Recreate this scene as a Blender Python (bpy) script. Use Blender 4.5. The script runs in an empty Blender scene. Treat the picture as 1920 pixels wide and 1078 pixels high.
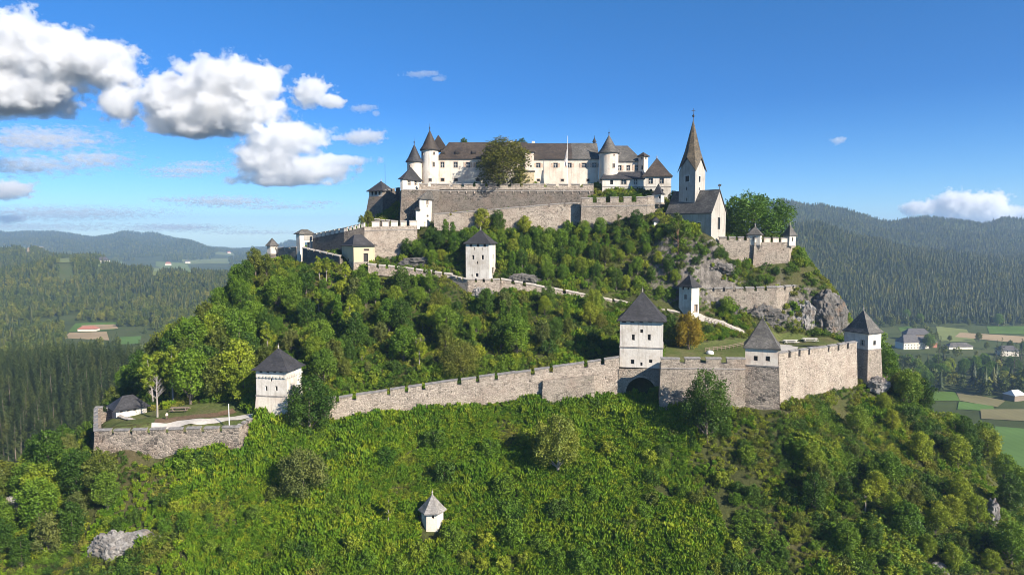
import bpy, math, random
import numpy as np
from mathutils import Vector, noise as mnoise
R = math.radians
random.seed(11)
rng = np.random.default_rng(11)
SC = bpy.context.scene
COL = SC.collection

# ------------------------------------------------------------------ camera
F = 1297.0            # focal length in photo pixels (1920 wide)
PITCH = R(4.36)
CZ = 120.0            # drone height above the valley floor
cam = bpy.data.cameras.new('camera')
cam.sensor_fit = 'HORIZONTAL'; cam.sensor_width = 36.0; cam.lens = 36.0*F/1920.0
cam.clip_start = 1.0; cam.clip_end = 60000.0
camo = bpy.data.objects.new('camera', cam); COL.objects.link(camo)
camo.location = (0, 0, CZ); camo.rotation_euler = (R(90)-PITCH, 0, 0)
SC.camera = camo

# ------------------------------------------------------------------ sky and sun
SUN_AZ, SUN_EL = R(48), R(31)         # azimuth from straight behind the drone towards its right
to_sun = Vector((math.cos(SUN_EL)*math.sin(SUN_AZ), -math.cos(SUN_EL)*math.cos(SUN_AZ), math.sin(SUN_EL)))
world = bpy.data.worlds.new('World'); SC.world = world; world.use_nodes = True
wn = world.node_tree.nodes; wl = world.node_tree.links
sky = wn.new('ShaderNodeTexSky'); sky.sky_type = 'NISHITA'; sky.sun_disc = False
sky.sun_elevation = SUN_EL
sky.sun_rotation = math.atan2(to_sun.x, to_sun.y)
sky.altitude = 1800; sky.air_density = 1.0; sky.dust_density = 0.15; sky.ozone_density = 4.5
bg = wn['Background']; bg.inputs['Strength'].default_value = 0.090
hsv = wn.new('ShaderNodeHueSaturation'); hsv.inputs['Saturation'].default_value = 1.22; hsv.inputs['Hue'].default_value = 0.5; hsv.inputs['Value'].default_value = 1.0
wl.new(sky.outputs[0], hsv.inputs['Color']); _tc = wn.new('ShaderNodeTexCoord'); _sx = wn.new('ShaderNodeSeparateXYZ'); wl.new(_tc.outputs['Generated'], _sx.inputs[0])
_rp = wn.new('ShaderNodeValToRGB'); wl.new(_sx.outputs[2], _rp.inputs[0])            # low sky a little deeper and bluer than the model's
_e = _rp.color_ramp.elements; _e[0].position = 0.0; _e[0].color = (.58, .71, .85, 1); _e[1].position = 1.0; _e[1].color = (.66, .80, .82, 1)
for _p, _c in ((.18, (.34, .56, .74, 1)), (.42, (.62, .77, .80, 1))): _k2 = _e.new(_p); _k2.color = _c
_mx = wn.new('ShaderNodeMix'); _mx.data_type = 'RGBA'; _mx.blend_type = 'MULTIPLY'; _mx.inputs[0].default_value = 1.0
wl.new(hsv.outputs[0], _mx.inputs[6]); wl.new(_rp.outputs[0], _mx.inputs[7]); wl.new(_mx.outputs[2], bg.inputs['Color'])
sl = bpy.data.lights.new('sun', 'SUN'); sl.energy = 5.0; sl.angle = R(0.5); sl.color = (1.0, 0.90, 0.76)
so = bpy.data.objects.new('sun', sl); COL.objects.link(so)
so.rotation_euler = (-to_sun).to_track_quat('-Z', 'Y').to_euler(); so.location = (100, -50, 300)

vs = SC.view_settings; vs.view_transform = 'Standard'; vs.look = 'None'; vs.gamma = 1.0
vs.exposure = 1.12; vs.use_curve_mapping = False
SC.render.engine = 'CYCLES'
cy = SC.cycles
cy.max_bounces = 24; cy.diffuse_bounces = 3; cy.glossy_bounces = 2; cy.transmission_bounces = 4
cy.volume_bounces = 9; cy.volume_step_rate = 0.15; cy.volume_max_steps = 256; cy.transparent_max_bounces = 8
cy.use_denoising = True; cy.filter_width = 0.95
cy.caustics_reflective = False; cy.caustics_refractive = False
cy.sample_clamp_indirect = 8.0

# ------------------------------------------------------------------ pixel measuring helpers
CP, SP = math.cos(PITCH), math.sin(PITCH)
CAM = Vector((0, 0, CZ))
def ray(u, v):
    x, y = (u-960)/F, (539-v)/F
    return Vector((x, CP + y*SP, -SP + y*CP))
def P(u, v, Y):
    d = ray(u, v)
    return CAM + d*(Y/d.y)
def K(u, v=440):
    d = ray(u, v); return d.x/d.y
def Zv(v, Y):
    return P(960, v, Y).z
def uv_of(p):
    q = Vector(p)-CAM
    fw = q.y*CP - q.z*SP; up = q.y*SP + q.z*CP
    return 960 + F*q.x/fw, 539 - F*up/fw

# ------------------------------------------------------------------ object helpers
def link(o): COL.objects.link(o); return o
def tag(o, label=None, cat=None, group=None, kind=None):
    if label: o['label'] = label
    if cat: o['category'] = cat
    if group: o['group'] = group
    if kind: o['kind'] = kind
    return o
def thing(name, label, cat, loc, group=None, kind='thing'):
    o = bpy.data.objects.new(name, None); o.empty_display_size = 1.0
    link(o); o.location = loc
    return tag(o, label, cat, group, kind)
def lerp(a, b, t): return a + (b-a)*t

class MB:
    def __init__(s): s.v = []; s.f = []; s.m = []; s.cur = 0
    def add(s, pts):
        n = len(s.v); s.v.extend([tuple(p) for p in pts]); return n
    def face(s, pts):
        n = s.add(pts); s.f.append(tuple(range(n, n+len(pts)))); s.m.append(s.cur)
    def quad(s, a, b, c, d): s.face((a, b, c, d))
    def hexa(s, b, t):
        """b: 4 bottom pts ccw from above, t: 4 top pts"""
        n = s.add(list(b)+list(t)); k = len(b)
        s.f.append(tuple(reversed(range(n, n+k)))); s.m.append(s.cur)
        s.f.append(tuple(range(n+k, n+2*k))); s.m.append(s.cur)
        for i in range(k):
            j = (i+1) % k
            s.f.append((n+i, n+j, n+k+j, n+k+i)); s.m.append(s.cur)
    def prism(s, plan, z0, z1, grow=0.0, top_grow=0.0):
        c = sum((Vector(p) for p in plan), Vector((0, 0)))/len(plan)
        def ring(z, g): return [Vector((*(Vector(p) + (Vector(p)-c).normalized()*g), z)) for p in plan]
        s.hexa(ring(z0, grow), ring(z1, top_grow))
    def obox(s, c, ax, ay, sx, sy, z0, z1):
        c = Vector(c); ax = Vector(ax).normalized(); ay = Vector(ay).normalized()
        pl = [c - ax*sx/2 - ay*sy/2, c + ax*sx/2 - ay*sy/2, c + ax*sx/2 + ay*sy/2, c - ax*sx/2 + ay*sy/2]
        s.hexa([(p.x, p.y, z0) for p in pl], [(p.x, p.y, z1) for p in pl])
    def tube(s, pts, radii, n=6):
        rings = []
        for i, p in enumerate(pts):
            p = Vector(p)
            d = (Vector(pts[min(i+1, len(pts)-1)]) - Vector(pts[max(i-1, 0)])).normalized()
            a = d.cross(Vector((0.3, 0.9, 0.1))).normalized(); b = d.cross(a)
            rings.append(s.add([p + (a*math.cos(2*math.pi*k/n) + b*math.sin(2*math.pi*k/n))*radii[i] for k in range(n)]))
        for r0, r1 in zip(rings, rings[1:]):
            for k in range(n):
                s.f.append((r0+k, r0+(k+1) % n, r1+(k+1) % n, r1+k)); s.m.append(s.cur)
        s.f.append(tuple(range(rings[-1], rings[-1]+n))); s.m.append(s.cur)
        s.f.append(tuple(reversed(range(rings[0], rings[0]+n)))); s.m.append(s.cur)
    def lathe(s, c, prof, n=24, a0=0.0):
        """prof: list of (r, z) bottom to top"""
        rings = [s.add([(c[0]+r*math.cos(a0+2*math.pi*k/n), c[1]+r*math.sin(a0+2*math.pi*k/n), z) for k in range(n)]) for r, z in prof]
        for r0, r1 in zip(rings, rings[1:]):
            for k in range(n):
                s.f.append((r0+k, r0+(k+1) % n, r1+(k+1) % n, r1+k)); s.m.append(s.cur)
        s.f.append(tuple(range(rings[-1], rings[-1]+n))); s.m.append(s.cur)
        s.f.append(tuple(reversed(range(rings[0], rings[0]+n)))); s.m.append(s.cur)
    def build(s, name, mat, parent=None, smooth=False):
        off = Vector(parent.matrix_basis.translation) if parent else None
        if parent is not None:
            off = wloc(parent)
        me = bpy.data.meshes.new(name)
        vv = [(x-off.x, y-off.y, z-off.z) for x, y, z in s.v] if parent else s.v
        me.from_pydata(vv, [], s.f)
        mats = mat if isinstance(mat, (list, tuple)) else [mat]
        for m in mats: me.materials.append(m)
        if len(mats) > 1: me.polygons.foreach_set('material_index', s.m)
        if smooth: me.polygons.foreach_set('use_smooth', [True]*len(me.polygons))
        me.update()
        o = bpy.data.objects.new(name, me); link(o)
        if parent: o.parent = parent
        return o
def wloc(o):
    l = Vector(o.location)
    while o.parent: o = o.parent; l = l + Vector(o.location)
    return l

# ------------------------------------------------------------------ materials
def nodes_of(name):
    m = bpy.data.materials.new(name); m.use_nodes = True
    nt = m.node_tree; b = nt.nodes['Principled BSDF']
    return m, nt, b
class NT:
    def __init__(s, nt): s.nt = nt
    def n(s, t, **kw):
        x = s.nt.nodes.new(t)
        for k, v in kw.items(): setattr(x, k, v)
        return x
    def l(s, a, b): s.nt.links.new(a, b)
    def mapping(s, src, scale):
        m = s.n('ShaderNodeMapping'); m.inputs['Scale'].default_value = scale; s.l(src, m.inputs['Vector']); return m.outputs[0]
    def noise(s, vec, scale, detail=4, rough=0.6, dist=0.0):
        x = s.n('ShaderNodeTexNoise'); x.inputs['Scale'].default_value = scale; x.inputs['Detail'].default_value = detail
        x.inputs['Roughness'].default_value = rough; x.inputs['Distortion'].default_value = dist
        s.l(vec, x.inputs['Vector']); return x.outputs['Fac']
    def ramp(s, fac, stops):
        r = s.n('ShaderNodeValToRGB'); e = r.color_ramp.elements
        while len(e) > 1: e.remove(e[-1])
        e[0].position = stops[0][0]; c = stops[0][1]; e[0].color = (*c, 1) if len(c) == 3 else c
        for p, c in stops[1:]:
            k = e.new(p); k.color = (*c, 1) if len(c) == 3 else c
        s.l(fac, r.inputs[0]); return r.outputs[0]
    def gray(s, fac, a, b):
        return s.ramp(fac, [(a, (0, 0, 0)), (b, (1, 1, 1))])
    def mix(s, fac, a, b, mode='MIX'):
        m = s.n('ShaderNodeMix', data_type='RGBA', blend_type=mode)
        for val, key in ((fac, 0), (a, 6), (b, 7)):
            if isinstance(val, (int, float)): m.inputs[key].default_value = val
            elif isinstance(val, (tuple, list)): m.inputs[key].default_value = (*val, 1) if len(val) == 3 else val
            else: s.l(val, m.inputs[key])
        return m.outputs[2]
    def math(s, op, a, b=0.0):
        m = s.n('ShaderNodeMath', operation=op)
        for val, i in ((a, 0), (b, 1)):
            if isinstance(val, (int, float)): m.inputs[i].default_value = val
            else: s.l(val, m.inputs[i])
        return m.outputs[0]
    def bump(s, h, dist, strength, b):
        x = s.n('ShaderNodeBump'); x.inputs['Distance'].default_value = dist; x.inputs['Strength'].default_value = strength
        s.l(h, x.inputs['Height']); s.l(x.outputs[0], b.inputs['Normal'])
    def pos(s): return s.n('ShaderNodeNewGeometry').outputs['Position']
    def objco(s): return s.n('ShaderNodeTexCoord').outputs['Object']

def m_plain(name, col, rough=0.7, metal=0.0, var=0.15, scale=3.0):
    m, nt, b = nodes_of(name); t = NT(nt)
    n = t.noise(t.objco(), scale, 5)
    c2 = tuple(min(1, c*(1-var)) for c in col); c3 = tuple(min(1, c*(1+var)) for c in col)
    t.l(t.ramp(n, [(0.3, c2), (0.7, c3)]), b.inputs['Base Color'])
    b.inputs['Roughness'].default_value = rough; b.inputs['Metallic'].default_value = metal
    return m
def m_plaster(name, col, stain, amt=0.6, drip=0.5):
    m, nt, b = nodes_of(name); t = NT(nt); co = t.pos()
    big = t.gray(t.noise(co, 0.22, 8, 0.68), 0.46, 0.72)
    streak = t.gray(t.noise(t.mapping(co, (1.3, 1.3, 0.10)), 1.0, 6, 0.65), 0.50, 0.75)
    fine = t.noise(co, 3.5, 6, 0.7)
    base = t.mix(t.gray(fine, 0.35, 0.75), tuple(c*0.86 for c in col), col)
    base = t.mix(t.math('MULTIPLY', big, amt), base, stain)
    base = t.mix(t.math('MULTIPLY', streak, drip), base, tuple(c*0.7 for c in stain))
    spots = t.gray(t.noise(co, 0.9, 7, 0.75), 0.64, 0.72)
    base = t.mix(t.math('MULTIPLY', spots, amt*0.8), base, tuple(c*0.62 for c in stain))
    t.l(base, b.inputs['Base Color']); b.inputs['Roughness'].default_value = 0.9; b.inputs['Specular IOR Level'].default_value = 0.15
    t.bump(t.noise(co, 1.8, 8, 0.7), 0.25, 0.35, b)
    return m
def m_stone(name, c1, c2, mortar, dark=(0.06, 0.055, 0.05), scale=1.7, stain=0.6, moss=0.0):
    m, nt, b = nodes_of(name); t = NT(nt); co = t.pos()
    wob = t.n('ShaderNodeTexNoise'); wob.inputs['Scale'].default_value = 1.5; t.l(co, wob.inputs['Vector'])
    cm = t.mix(0.12, co, wob.outputs['Color'], 'ADD')
    cm = t.mapping(cm, (1.0, 1.0, 1.7))
    ve = t.n('ShaderNodeTexVoronoi', feature='DISTANCE_TO_EDGE'); ve.inputs['Scale'].default_value = scale; t.l(cm, ve.inputs['Vector'])
    vc = t.n('ShaderNodeTexVoronoi', feature='F1'); vc.inputs['Scale'].default_value = scale; t.l(cm, vc.inputs['Vector'])
    rnd = t.n('ShaderNodeSeparateColor'); t.l(vc.outputs['Color'], rnd.inputs[0])
    stone = t.ramp(rnd.outputs[0], [(0.0, tuple(c*0.55 for c in c1)), (0.3, c1), (0.75, c2), (1.0, tuple(min(1, c*1.25) for c in c2))])
    edge = t.gray(ve.outputs['Distance'], 0.02, 0.12)
    col = t.mix(edge, mortar, stone)
    plast = t.gray(t.noise(co, 0.35, 7, 0.65), 0.42, 0.62)           # lime render still covering patches
    col = t.mix(t.math('MULTIPLY', plast, 0.72), col, tuple(min(1, c*1.12) for c in mortar))
    st = t.gray(t.noise(t.mapping(co, (0.9, 0.9, 0.22)), 0.55, 9, 0.72), 0.52, 0.80)
    col = t.mix(t.math('MULTIPLY', st, stain), col, dark)
    pk = t.gray(t.noise(co, 0.17, 5, 0.6), 0.5, 0.8)
    col = t.mix(t.math('MULTIPLY', pk, 0.5), col, (0.30, 0.20, 0.145))
    fine = t.gray(t.noise(co, 4.5, 5, 0.8), 0.32, 0.5)
    col = t.mix(t.math('SUBTRACT', 1.0, fine), col, tuple(c*0.45 for c in c1))
    if moss:
        ms = t.gray(t.noise(co, 0.6, 8, 0.7), 0.60, 0.68)
        col = t.mix(t.math('MULTIPLY', ms, moss), col, (0.06, 0.075, 0.02))
    t.l(col, b.inputs['Base Color']); b.inputs['Roughness'].default_value = 0.92; b.inputs['Specular IOR Level'].default_value = 0.12
    h = t.math('ADD', edge, t.noise(co, 2.5, 7, 0.75))
    t.bump(h, 0.22, 0.8, b)
    return m
def m_roof(name, c1, c2, row=0.28, lichen=None, lam=0.35):
    m, nt, b = nodes_of(name); t = NT(nt); co = t.pos()
    sep = t.n('ShaderNodeSeparateXYZ'); t.l(co, sep.inputs[0])
    fr = t.math('FRACT', t.math('MULTIPLY', sep.outputs[2], 1.0/row))
    vc = t.n('ShaderNodeTexVoronoi', feature='F1'); vc.inputs['Scale'].default_value = 2.6
    t.l(t.mapping(co, (1, 1, 1.3)), vc.inputs['Vector'])
    rnd = t.n('ShaderNodeSeparateColor'); t.l(vc.outputs['Color'], rnd.inputs[0])
    col = t.ramp(rnd.outputs[0], [(0.0, c1), (1.0, c2)])
    col = t.mix(t.gray(t.noise(co, 0.3, 6), 0.35, 0.7), col, t.mix(0.5, c1, (0.02, 0.02, 0.02)))
    if lichen:
        li = t.gray(t.noise(co, 1.1, 8, 0.75), 0.56, 0.66)
        col = t.mix(t.math('MULTIPLY', li, lam), col, lichen)
    col = t.mix(t.math('MULTIPLY', t.gray(fr, 0.0, 0.2), -1.0), col, (0, 0, 0)) if False else col
    t.l(col, b.inputs['Base Color']); b.inputs['Roughness'].default_value = 0.65; b.inputs['Specular IOR Level'].default_value = 0.3
    h = t.math('ADD', fr, t.math('MULTIPLY', rnd.outputs[1], 0.8))
    t.bump(h, 0.06, 0.8, b)
    return m
GAIN = (1.47, 1.50, 0.90)
def m_leaf(name, a, b_, c, trans=0.22, patch=0.05, hue_w=0.6):
    """foliage: colour picked per plant, varied by patches of ground and by leaf"""
    m, nt, b = nodes_of(name); t = NT(nt)
    oi = t.n('ShaderNodeObjectInfo'); co = t.pos()
    a, b_, c = [(min(1, x[0]*GAIN[0]), x[1]*GAIN[1], x[2]*GAIN[2]) for x in (a, b_, c)]
    col = t.ramp(oi.outputs['Random'], [(0.0, a), (0.5, b_), (1.0, c)])
    pn = t.gray(t.noise(co, patch, 4, 0.6), 0.35, 0.65)
    col = t.mix(t.math('MULTIPLY', pn, hue_w), col, b_)
    vp = t.gray(t.noise(co, patch*1.9, 5, 0.65), 0.36, 0.66)          # stands of different age and species
    col = t.mix(vp, t.mix(1.0, col, (0.60, 0.70, 0.72), 'MULTIPLY'), t.mix(1.0, col, (1.25, 1.12, 1.0), 'MULTIPLY'))
    lf = t.noise(co, 1.3, 3, 0.6)
    col = t.mix(t.gray(lf, 0.3, 0.7), t.mix(1.0, col, (0.62, 0.62, 0.55), 'MULTIPLY'), t.mix(1.0, col, (1.3, 1.25, 1.1), 'MULTIPLY'))
    t.l(col, b.inputs['Base Color']); b.inputs['Roughness'].default_value = 0.55; b.inputs['Specular IOR Level'].default_value = 0.22
    tr = t.n('ShaderNodeBsdfTranslucent'); t.l(t.mix(1.0, col, (1.25, 1.2, 0.5), 'MULTIPLY'), tr.inputs['Color'])
    mx = t.n('ShaderNodeMixShader'); mx.inputs[0].default_value = trans
    out = nt.nodes['Material Output']
    t.l(b.outputs[0], mx.inputs[1]); t.l(tr.outputs[0], mx.inputs[2]); t.l(mx.outputs[0], out.inputs['Surface'])
    return m

MAT = dict(
    white=m_plaster('lime_plaster', (0.66, 0.62, 0.56), (0.33, 0.275, 0.215), 0.75, 0.6),
    cream=m_plaster('cream_plaster', (0.66, 0.605, 0.52), (0.40, 0.275, 0.21), 0.65, 0.6),
    yellow=m_plaster('ochre_plaster', (0.52, 0.43, 0.285), (0.35, 0.29, 0.21), 0.4, 0.3),
    grayplaster=m_plaster('grey_plaster', (0.36, 0.34, 0.315), (0.22, 0.21, 0.19), 0.6, 0.5),
    church=m_plaster('church_plaster', (0.41, 0.385, 0.35), (0.24, 0.215, 0.185), 0.75, 0.7),
    stone=m_stone('rubble_stone', (0.24, 0.205, 0.17), (0.35, 0.305, 0.255), (0.39, 0.335, 0.275), stain=0.55, moss=0.4),
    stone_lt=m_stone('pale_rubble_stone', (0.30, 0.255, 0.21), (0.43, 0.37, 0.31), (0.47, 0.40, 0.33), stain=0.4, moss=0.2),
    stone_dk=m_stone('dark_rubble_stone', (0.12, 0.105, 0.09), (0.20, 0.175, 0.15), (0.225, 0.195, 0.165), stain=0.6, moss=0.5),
    ashlar=m_stone('blackened_block_stone', (0.13, 0.115, 0.10), (0.29, 0.25, 0.21), (0.36, 0.305, 0.25), scale=1.15, stain=0.35),
    trim=m_plain('grey_string_stone', (0.24, 0.22, 0.20), 0.9, var=0.35, scale=1.5),
    cap=m_plain('grey_coping_stone', (0.19, 0.18, 0.17), 0.85, var=0.45, scale=1.5),
    caplight=m_plain('pale_coping_stone', (0.33, 0.30, 0.265), 0.85, var=0.25, scale=1.5),
    slate=m_roof('dark_slate', (0.028, 0.028, 0.032), (0.062, 0.061, 0.066), lichen=(0.11, 0.10, 0.09), lam=0.25),
    brownroof=m_roof('weathered_brown_shingle', (0.038, 0.029, 0.023), (0.088, 0.068, 0.054), lichen=(0.15, 0.12, 0.09), lam=0.3),
    greyroof=m_roof('weathered_grey_shingle', (0.075, 0.07, 0.064), (0.165, 0.155, 0.14), lichen=(0.21, 0.19, 0.14), lam=0.5),
    spireroof=m_roof('lichened_stone_shingle', (0.07, 0.055, 0.036), (0.165, 0.13, 0.085), lichen=(0.22, 0.155, 0.07), lam=0.6),
    silverroof=m_roof('silver_grey_board_shingle', (0.20, 0.185, 0.17), (0.33, 0.31, 0.29), lichen=(0.34, 0.32, 0.3), lam=0.3),
    dark=m_plain('dark_opening', (0.012, 0.011, 0.010), 0.6, var=0.4),
    glass=m_plain('old_window_glass', (0.03, 0.032, 0.035), 0.2, var=0.3),
    frame=m_plain('window_surround', (0.33, 0.27, 0.22), 0.8, var=0.2),
    framewhite=m_plain('white_window_surround', (0.6, 0.58, 0.54), 0.8, var=0.1),
    shutter=m_plain('red_white_shutter', (0.45, 0.33, 0.25), 0.7, var=0.5, scale=6),
    wood=m_plain('weathered_wood', (0.20, 0.155, 0.115), 0.8, var=0.35, scale=4),
    woodlight=m_plain('bleached_wood', (0.55, 0.52, 0.48), 0.8, var=0.2, scale=4),
    metal=m_plain('dark_iron', (0.05, 0.05, 0.05), 0.45, 0.6, var=0.3),
    polewhite=m_plain('white_painted_pole', (0.65, 0.65, 0.64), 0.4, var=0.05),
    gravel=m_plain('white_gravel', (0.40, 0.375, 0.34), 0.95, var=0.15, scale=1.5),
    bark=m_plain('grey_brown_bark', (0.13, 0.105, 0.085), 0.9, var=0.4, scale=5),
    palebark=m_plain('pale_grey_bark', (0.28, 0.25, 0.215), 0.9, var=0.3, scale=5),
    redbark=m_plain('reddish_pine_bark', (0.22, 0.13, 0.085), 0.9, var=0.3, scale=5),
    redtile=m_plain('red_clay_tile', (0.30, 0.12, 0.08), 0.8, var=0.3, scale=2),
)
# ------------------------------------------------------------------ numpy value noise
_perm = rng.integers(0, 2**31, 4096)
def vnoise(x, y, seed=0):
    xi = np.floor(x).astype(np.int64); yi = np.floor(y).astype(np.int64)
    xf = x-xi; yf = y-yi
    xf = xf*xf*(3-2*xf); yf = yf*yf*(3-2*yf)
    def h(a, b): return (_perm[(_perm[(a+seed*17) & 4095] + b) & 4095] & 0xffff)/65535.0
    return (h(xi, yi)*(1-xf)+h(xi+1, yi)*xf)*(1-yf) + (h(xi, yi+1)*(1-xf)+h(xi+1, yi+1)*xf)*yf
def fbm(x, y, oct=4, seed=0, gain=0.5):
    s = 0; a = 1; tot = 0
    for o in range(oct):
        s = s + a*vnoise(x*2**o, y*2**o, seed+o); tot += a; a *= gain
    return s/tot

# ------------------------------------------------------------------ valley and mountains: heights over (bearing, distance)
def Zs(lst, Y): return [(u, Zv(v, Y)) for u, v in lst]
FAR = [
    (20, [(0, 0)]), (150, [(-600, 6), (200, 4), (900, 0), (2500, 0)]),
    (300, [(-600, 4), (300, 2), (700, 0), (2500, 0)]),
    (450, [(-600, 20), (0, 20), (150, 26), (290, 24), (420, 10), (700, 0), (2500, 0)]),
    (600, [(-600, 6), (0, 3), (420, 3), (700, 0), (2500, 0)]),
    (760, [(0, 0)]), (930, [(0, 0), (1480, 0), (2500, 2)]),
    (1000, [(-600, 0), (300, 3), (440, 8), (700, 0), (1400, 0), (1480, 14), (1920, 10), (2500, 10)]),
    (1300, [(-600, 0), (200, 0), (300, 25), (440, 34), (560, 38), (800, 20), (1300, 40), (1480, 88), (1635, 78), (1746, 66), (1857, 52), (1920, 46), (2500, 40)]),
    (1500, [(-600, 10), (100, 12), (300, 10), (440, 20), (700, 10), (1300, 80), (1480, 133), (1551, 129), (1590, 116), (1640, 97), (1700, 82), (1800, 70), (1920, 62), (2500, 55)]),
    (1750, [(-600, 50), (0, 42), (90, 50), (140, 48), (190, 30), (240, 6), (330, -10), (700, 0), (1300, 60), (1480, 80), (1600, 62), (1750, 50), (1920, 50), (2500, 50)]),
    (2100, [(-600, 90), (-200, 84), (0, 70), (70, 62), (130, 34), (190, 8), (240, -8), (330, -16), (700, 0), (1300, 120), (1480, 150), (1600, 135), (1800, 105), (1920, 100), (2500, 100)]),
    (2450, [(-600, 10), (250, 0), (280, 4), (340, -12), (700, 0), (1300, 190)] + Zs([(1450, 386), (1500, 387), (1530, 395), (1600, 396), (1650, 405), (1700, 410), (1760, 413), (1800, 420), (1850, 426), (1885, 419), (1920, 421), (2000, 428), (2500, 425)], 2450)),
    (3000, [(-600, 0), (300, -20), (700, -20), (1300, 120), (2500, 120)]),
    (3800, [(-600, 40), (100, 10), (420, -20), (700, 0), (1300, 100), (2500, 100)]),
    (4700, [(-600, 90), (0, 70), (150, 50), (250, 60), (330, 45), (420, 0), (480, -20), (700, 0), (2500, 80)]),
    (5800, Zs([(-600, 430), (0, 437), (50, 439), (100, 443), (160, 446), (200, 449), (225, 444), (250, 436), (270, 433), (290, 436), (320, 447), (360, 459), (400, 470), (430, 476), (470, 477), (500, 469), (560, 455), (700, 445), (1400, 445), (2500, 440)], 5800)),
    (7000, [(-600, 60), (430, -60), (600, 60), (2500, 100)]),
    (12000, [(0, -60)]), (30000, [(0, -200)]),
]
FARY = np.array([r[0] for r in FAR], float)
_ug = np.linspace(-1600, 3600, 521)
FARZ = np.array([np.interp(_ug, [p[0] for p in r[1]], [p[1] for p in r[1]]) for r in FAR])
def _smooth(a):
    k = np.array([0, 1, 2, 1, 0])/4.0
    return np.array([np.convolve(np.pad(x, 2, mode='edge'), k, 'valid') for x in a])
FARZ = _smooth(FARZ)
def far_z(x, y):
    x = np.asarray(x, float); y = np.maximum(np.asarray(y, float), 20.0)
    u = 960 + x/y*F*1.003
    ui = np.clip((u+1600)/10.0, 0, 519.999); u0 = ui.astype(int); fu = ui-u0
    r = np.clip(np.searchsorted(FARY, y)-1, 0, len(FARY)-2)
    t = np.clip((y-FARY[r])/(FARY[r+1]-FARY[r]), 0, 1); t = t*t*(3-2*t)*0.5 + t*0.5
    a = FARZ[r, u0]*(1-fu)+FARZ[r, u0+1]*fu
    b = FARZ[r+1, u0]*(1-fu)+FARZ[r+1, u0+1]*fu
    z = a*(1-t)+b*t
    z = z + 52*np.exp(-((x+895)/190)**2-((y-1400)/260)**2) + 24*np.exp(-((x+1120)/170)**2-((y-2000)/220)**2)
    rough = np.clip((y-950)/500, 0, 1)*np.clip((np.abs(z))/30.0, 0.0, 1.0)
    amp = np.clip(y*0.022, 14, 95)
    z = z + rough*amp*(np.abs(fbm(x/(y*0.09+60)+7.3, y/(y*0.06+160)*1.0+x/900, 3, 5)-0.5)*-2.0+0.35)
    return z

# ------------------------------------------------------------------ castle hill: scattered heights, linear radial basis
def Wd(u, Y, z): return (K(u)*Y, Y, z)
CP_ = []
def cp(u, v, Y):
    p = P(u, v, Y); CP_.append((p.x, p.y, p.z))
for u, Y in ((-250, 130), (-100, 127), (0, 126), (200, 124), (400, 123), (600, 123), (800, 124), (960, 124), (1200, 123), (1400, 121), (1600, 120), (1800, 122), (2000, 126)): cp(u, 1078, Y)
for u in (-100, 300, 700, 1100, 1500, 1900):
    cp(u, 1300, 106); cp(u, 1700, 86); cp(u, 2600, 60)
for u, v, Y in ((810, 985, 132.5), (300, 985, 133), (550, 985, 132.5), (1050, 985, 132), (1300, 985, 131), (1550, 985, 130), (1780, 985, 133),
                (60, 900, 147), (120, 985, 135), (300, 900, 142.5), (500, 900, 142), (700, 900, 142), (900, 900, 142.5), (1100, 900, 142), (1300, 900, 141), (1500, 900, 139.5), (1680, 900, 141.5),
                (175, 878, 146.5), (300, 866, 147), (244, 882, 145), (350, 872, 145), (205, 888, 145), (440, 857, 147), (470, 818, 151.5), (520, 800, 153.5),
                (640, 790, 159), (760, 790, 160), (850, 780, 160), (950, 768, 161), (1050, 762, 162), (1130, 748, 163), (1200, 765, 162), (1235, 772, 156), (1330, 768, 156), (1400, 772, 154), (1465, 770, 153), (1540, 748, 163), (1600, 732, 173), (1625, 718, 176),
                (1650, 722, 177), (1700, 800, 164), (1760, 800, 168), (1600, 800, 158), (1850, 900, 157), (1800, 840, 164), (1930, 980, 150), (560, 850, 148), (700, 840, 151), (900, 830, 153), (1100, 820, 153.5), (1300, 830, 149.5), (1450, 830, 146.5), (1560, 830, 149)): cp(u, v, Y)
# bailey inside the lower left bastion
for u, Y, z in ((185, 150, 77), (240, 150, 76.8), (330, 150, 77), (430, 150, 77.2), (185, 160, 76.6), (240, 160, 76.3), (330, 162, 77.6), (430, 160, 78), (465, 157, 78.6), (340, 168, 78.6), (420, 168, 79.5), (250, 170, 76.5)): CP_.append(Wd(u, Y, z))
for u, v, Y in ((350, 735, 177), (440, 660, 190), (420, 700, 181), (500, 650, 188), (500, 560, 206), (560, 510, 224), (450, 525, 216), (300, 705, 179), (560, 700, 172), (540, 745, 165),
                (600, 650, 183), (800, 625, 190), (1000, 620, 188), (1100, 640, 182), (700, 560, 203), (900, 565, 199.5), (1050, 585, 197.5), (620, 560, 205), (500, 495, 236), (540, 480, 240),
                (780, 480, 221), (800, 445, 224), (720, 488, 220), (950, 440, 223.5), (950, 505, 211), (1100, 505, 211), (1100, 440, 221.5), (1220, 440, 217), (1250, 510, 210), (1250, 445, 212.5), (1295, 458, 210.5), (1342, 450, 210), (1310, 485, 209.5), (1350, 478, 211.5), (1350, 522, 208.5), (1430, 512, 212), (1500, 512, 213)): cp(u, v, Y)
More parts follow.
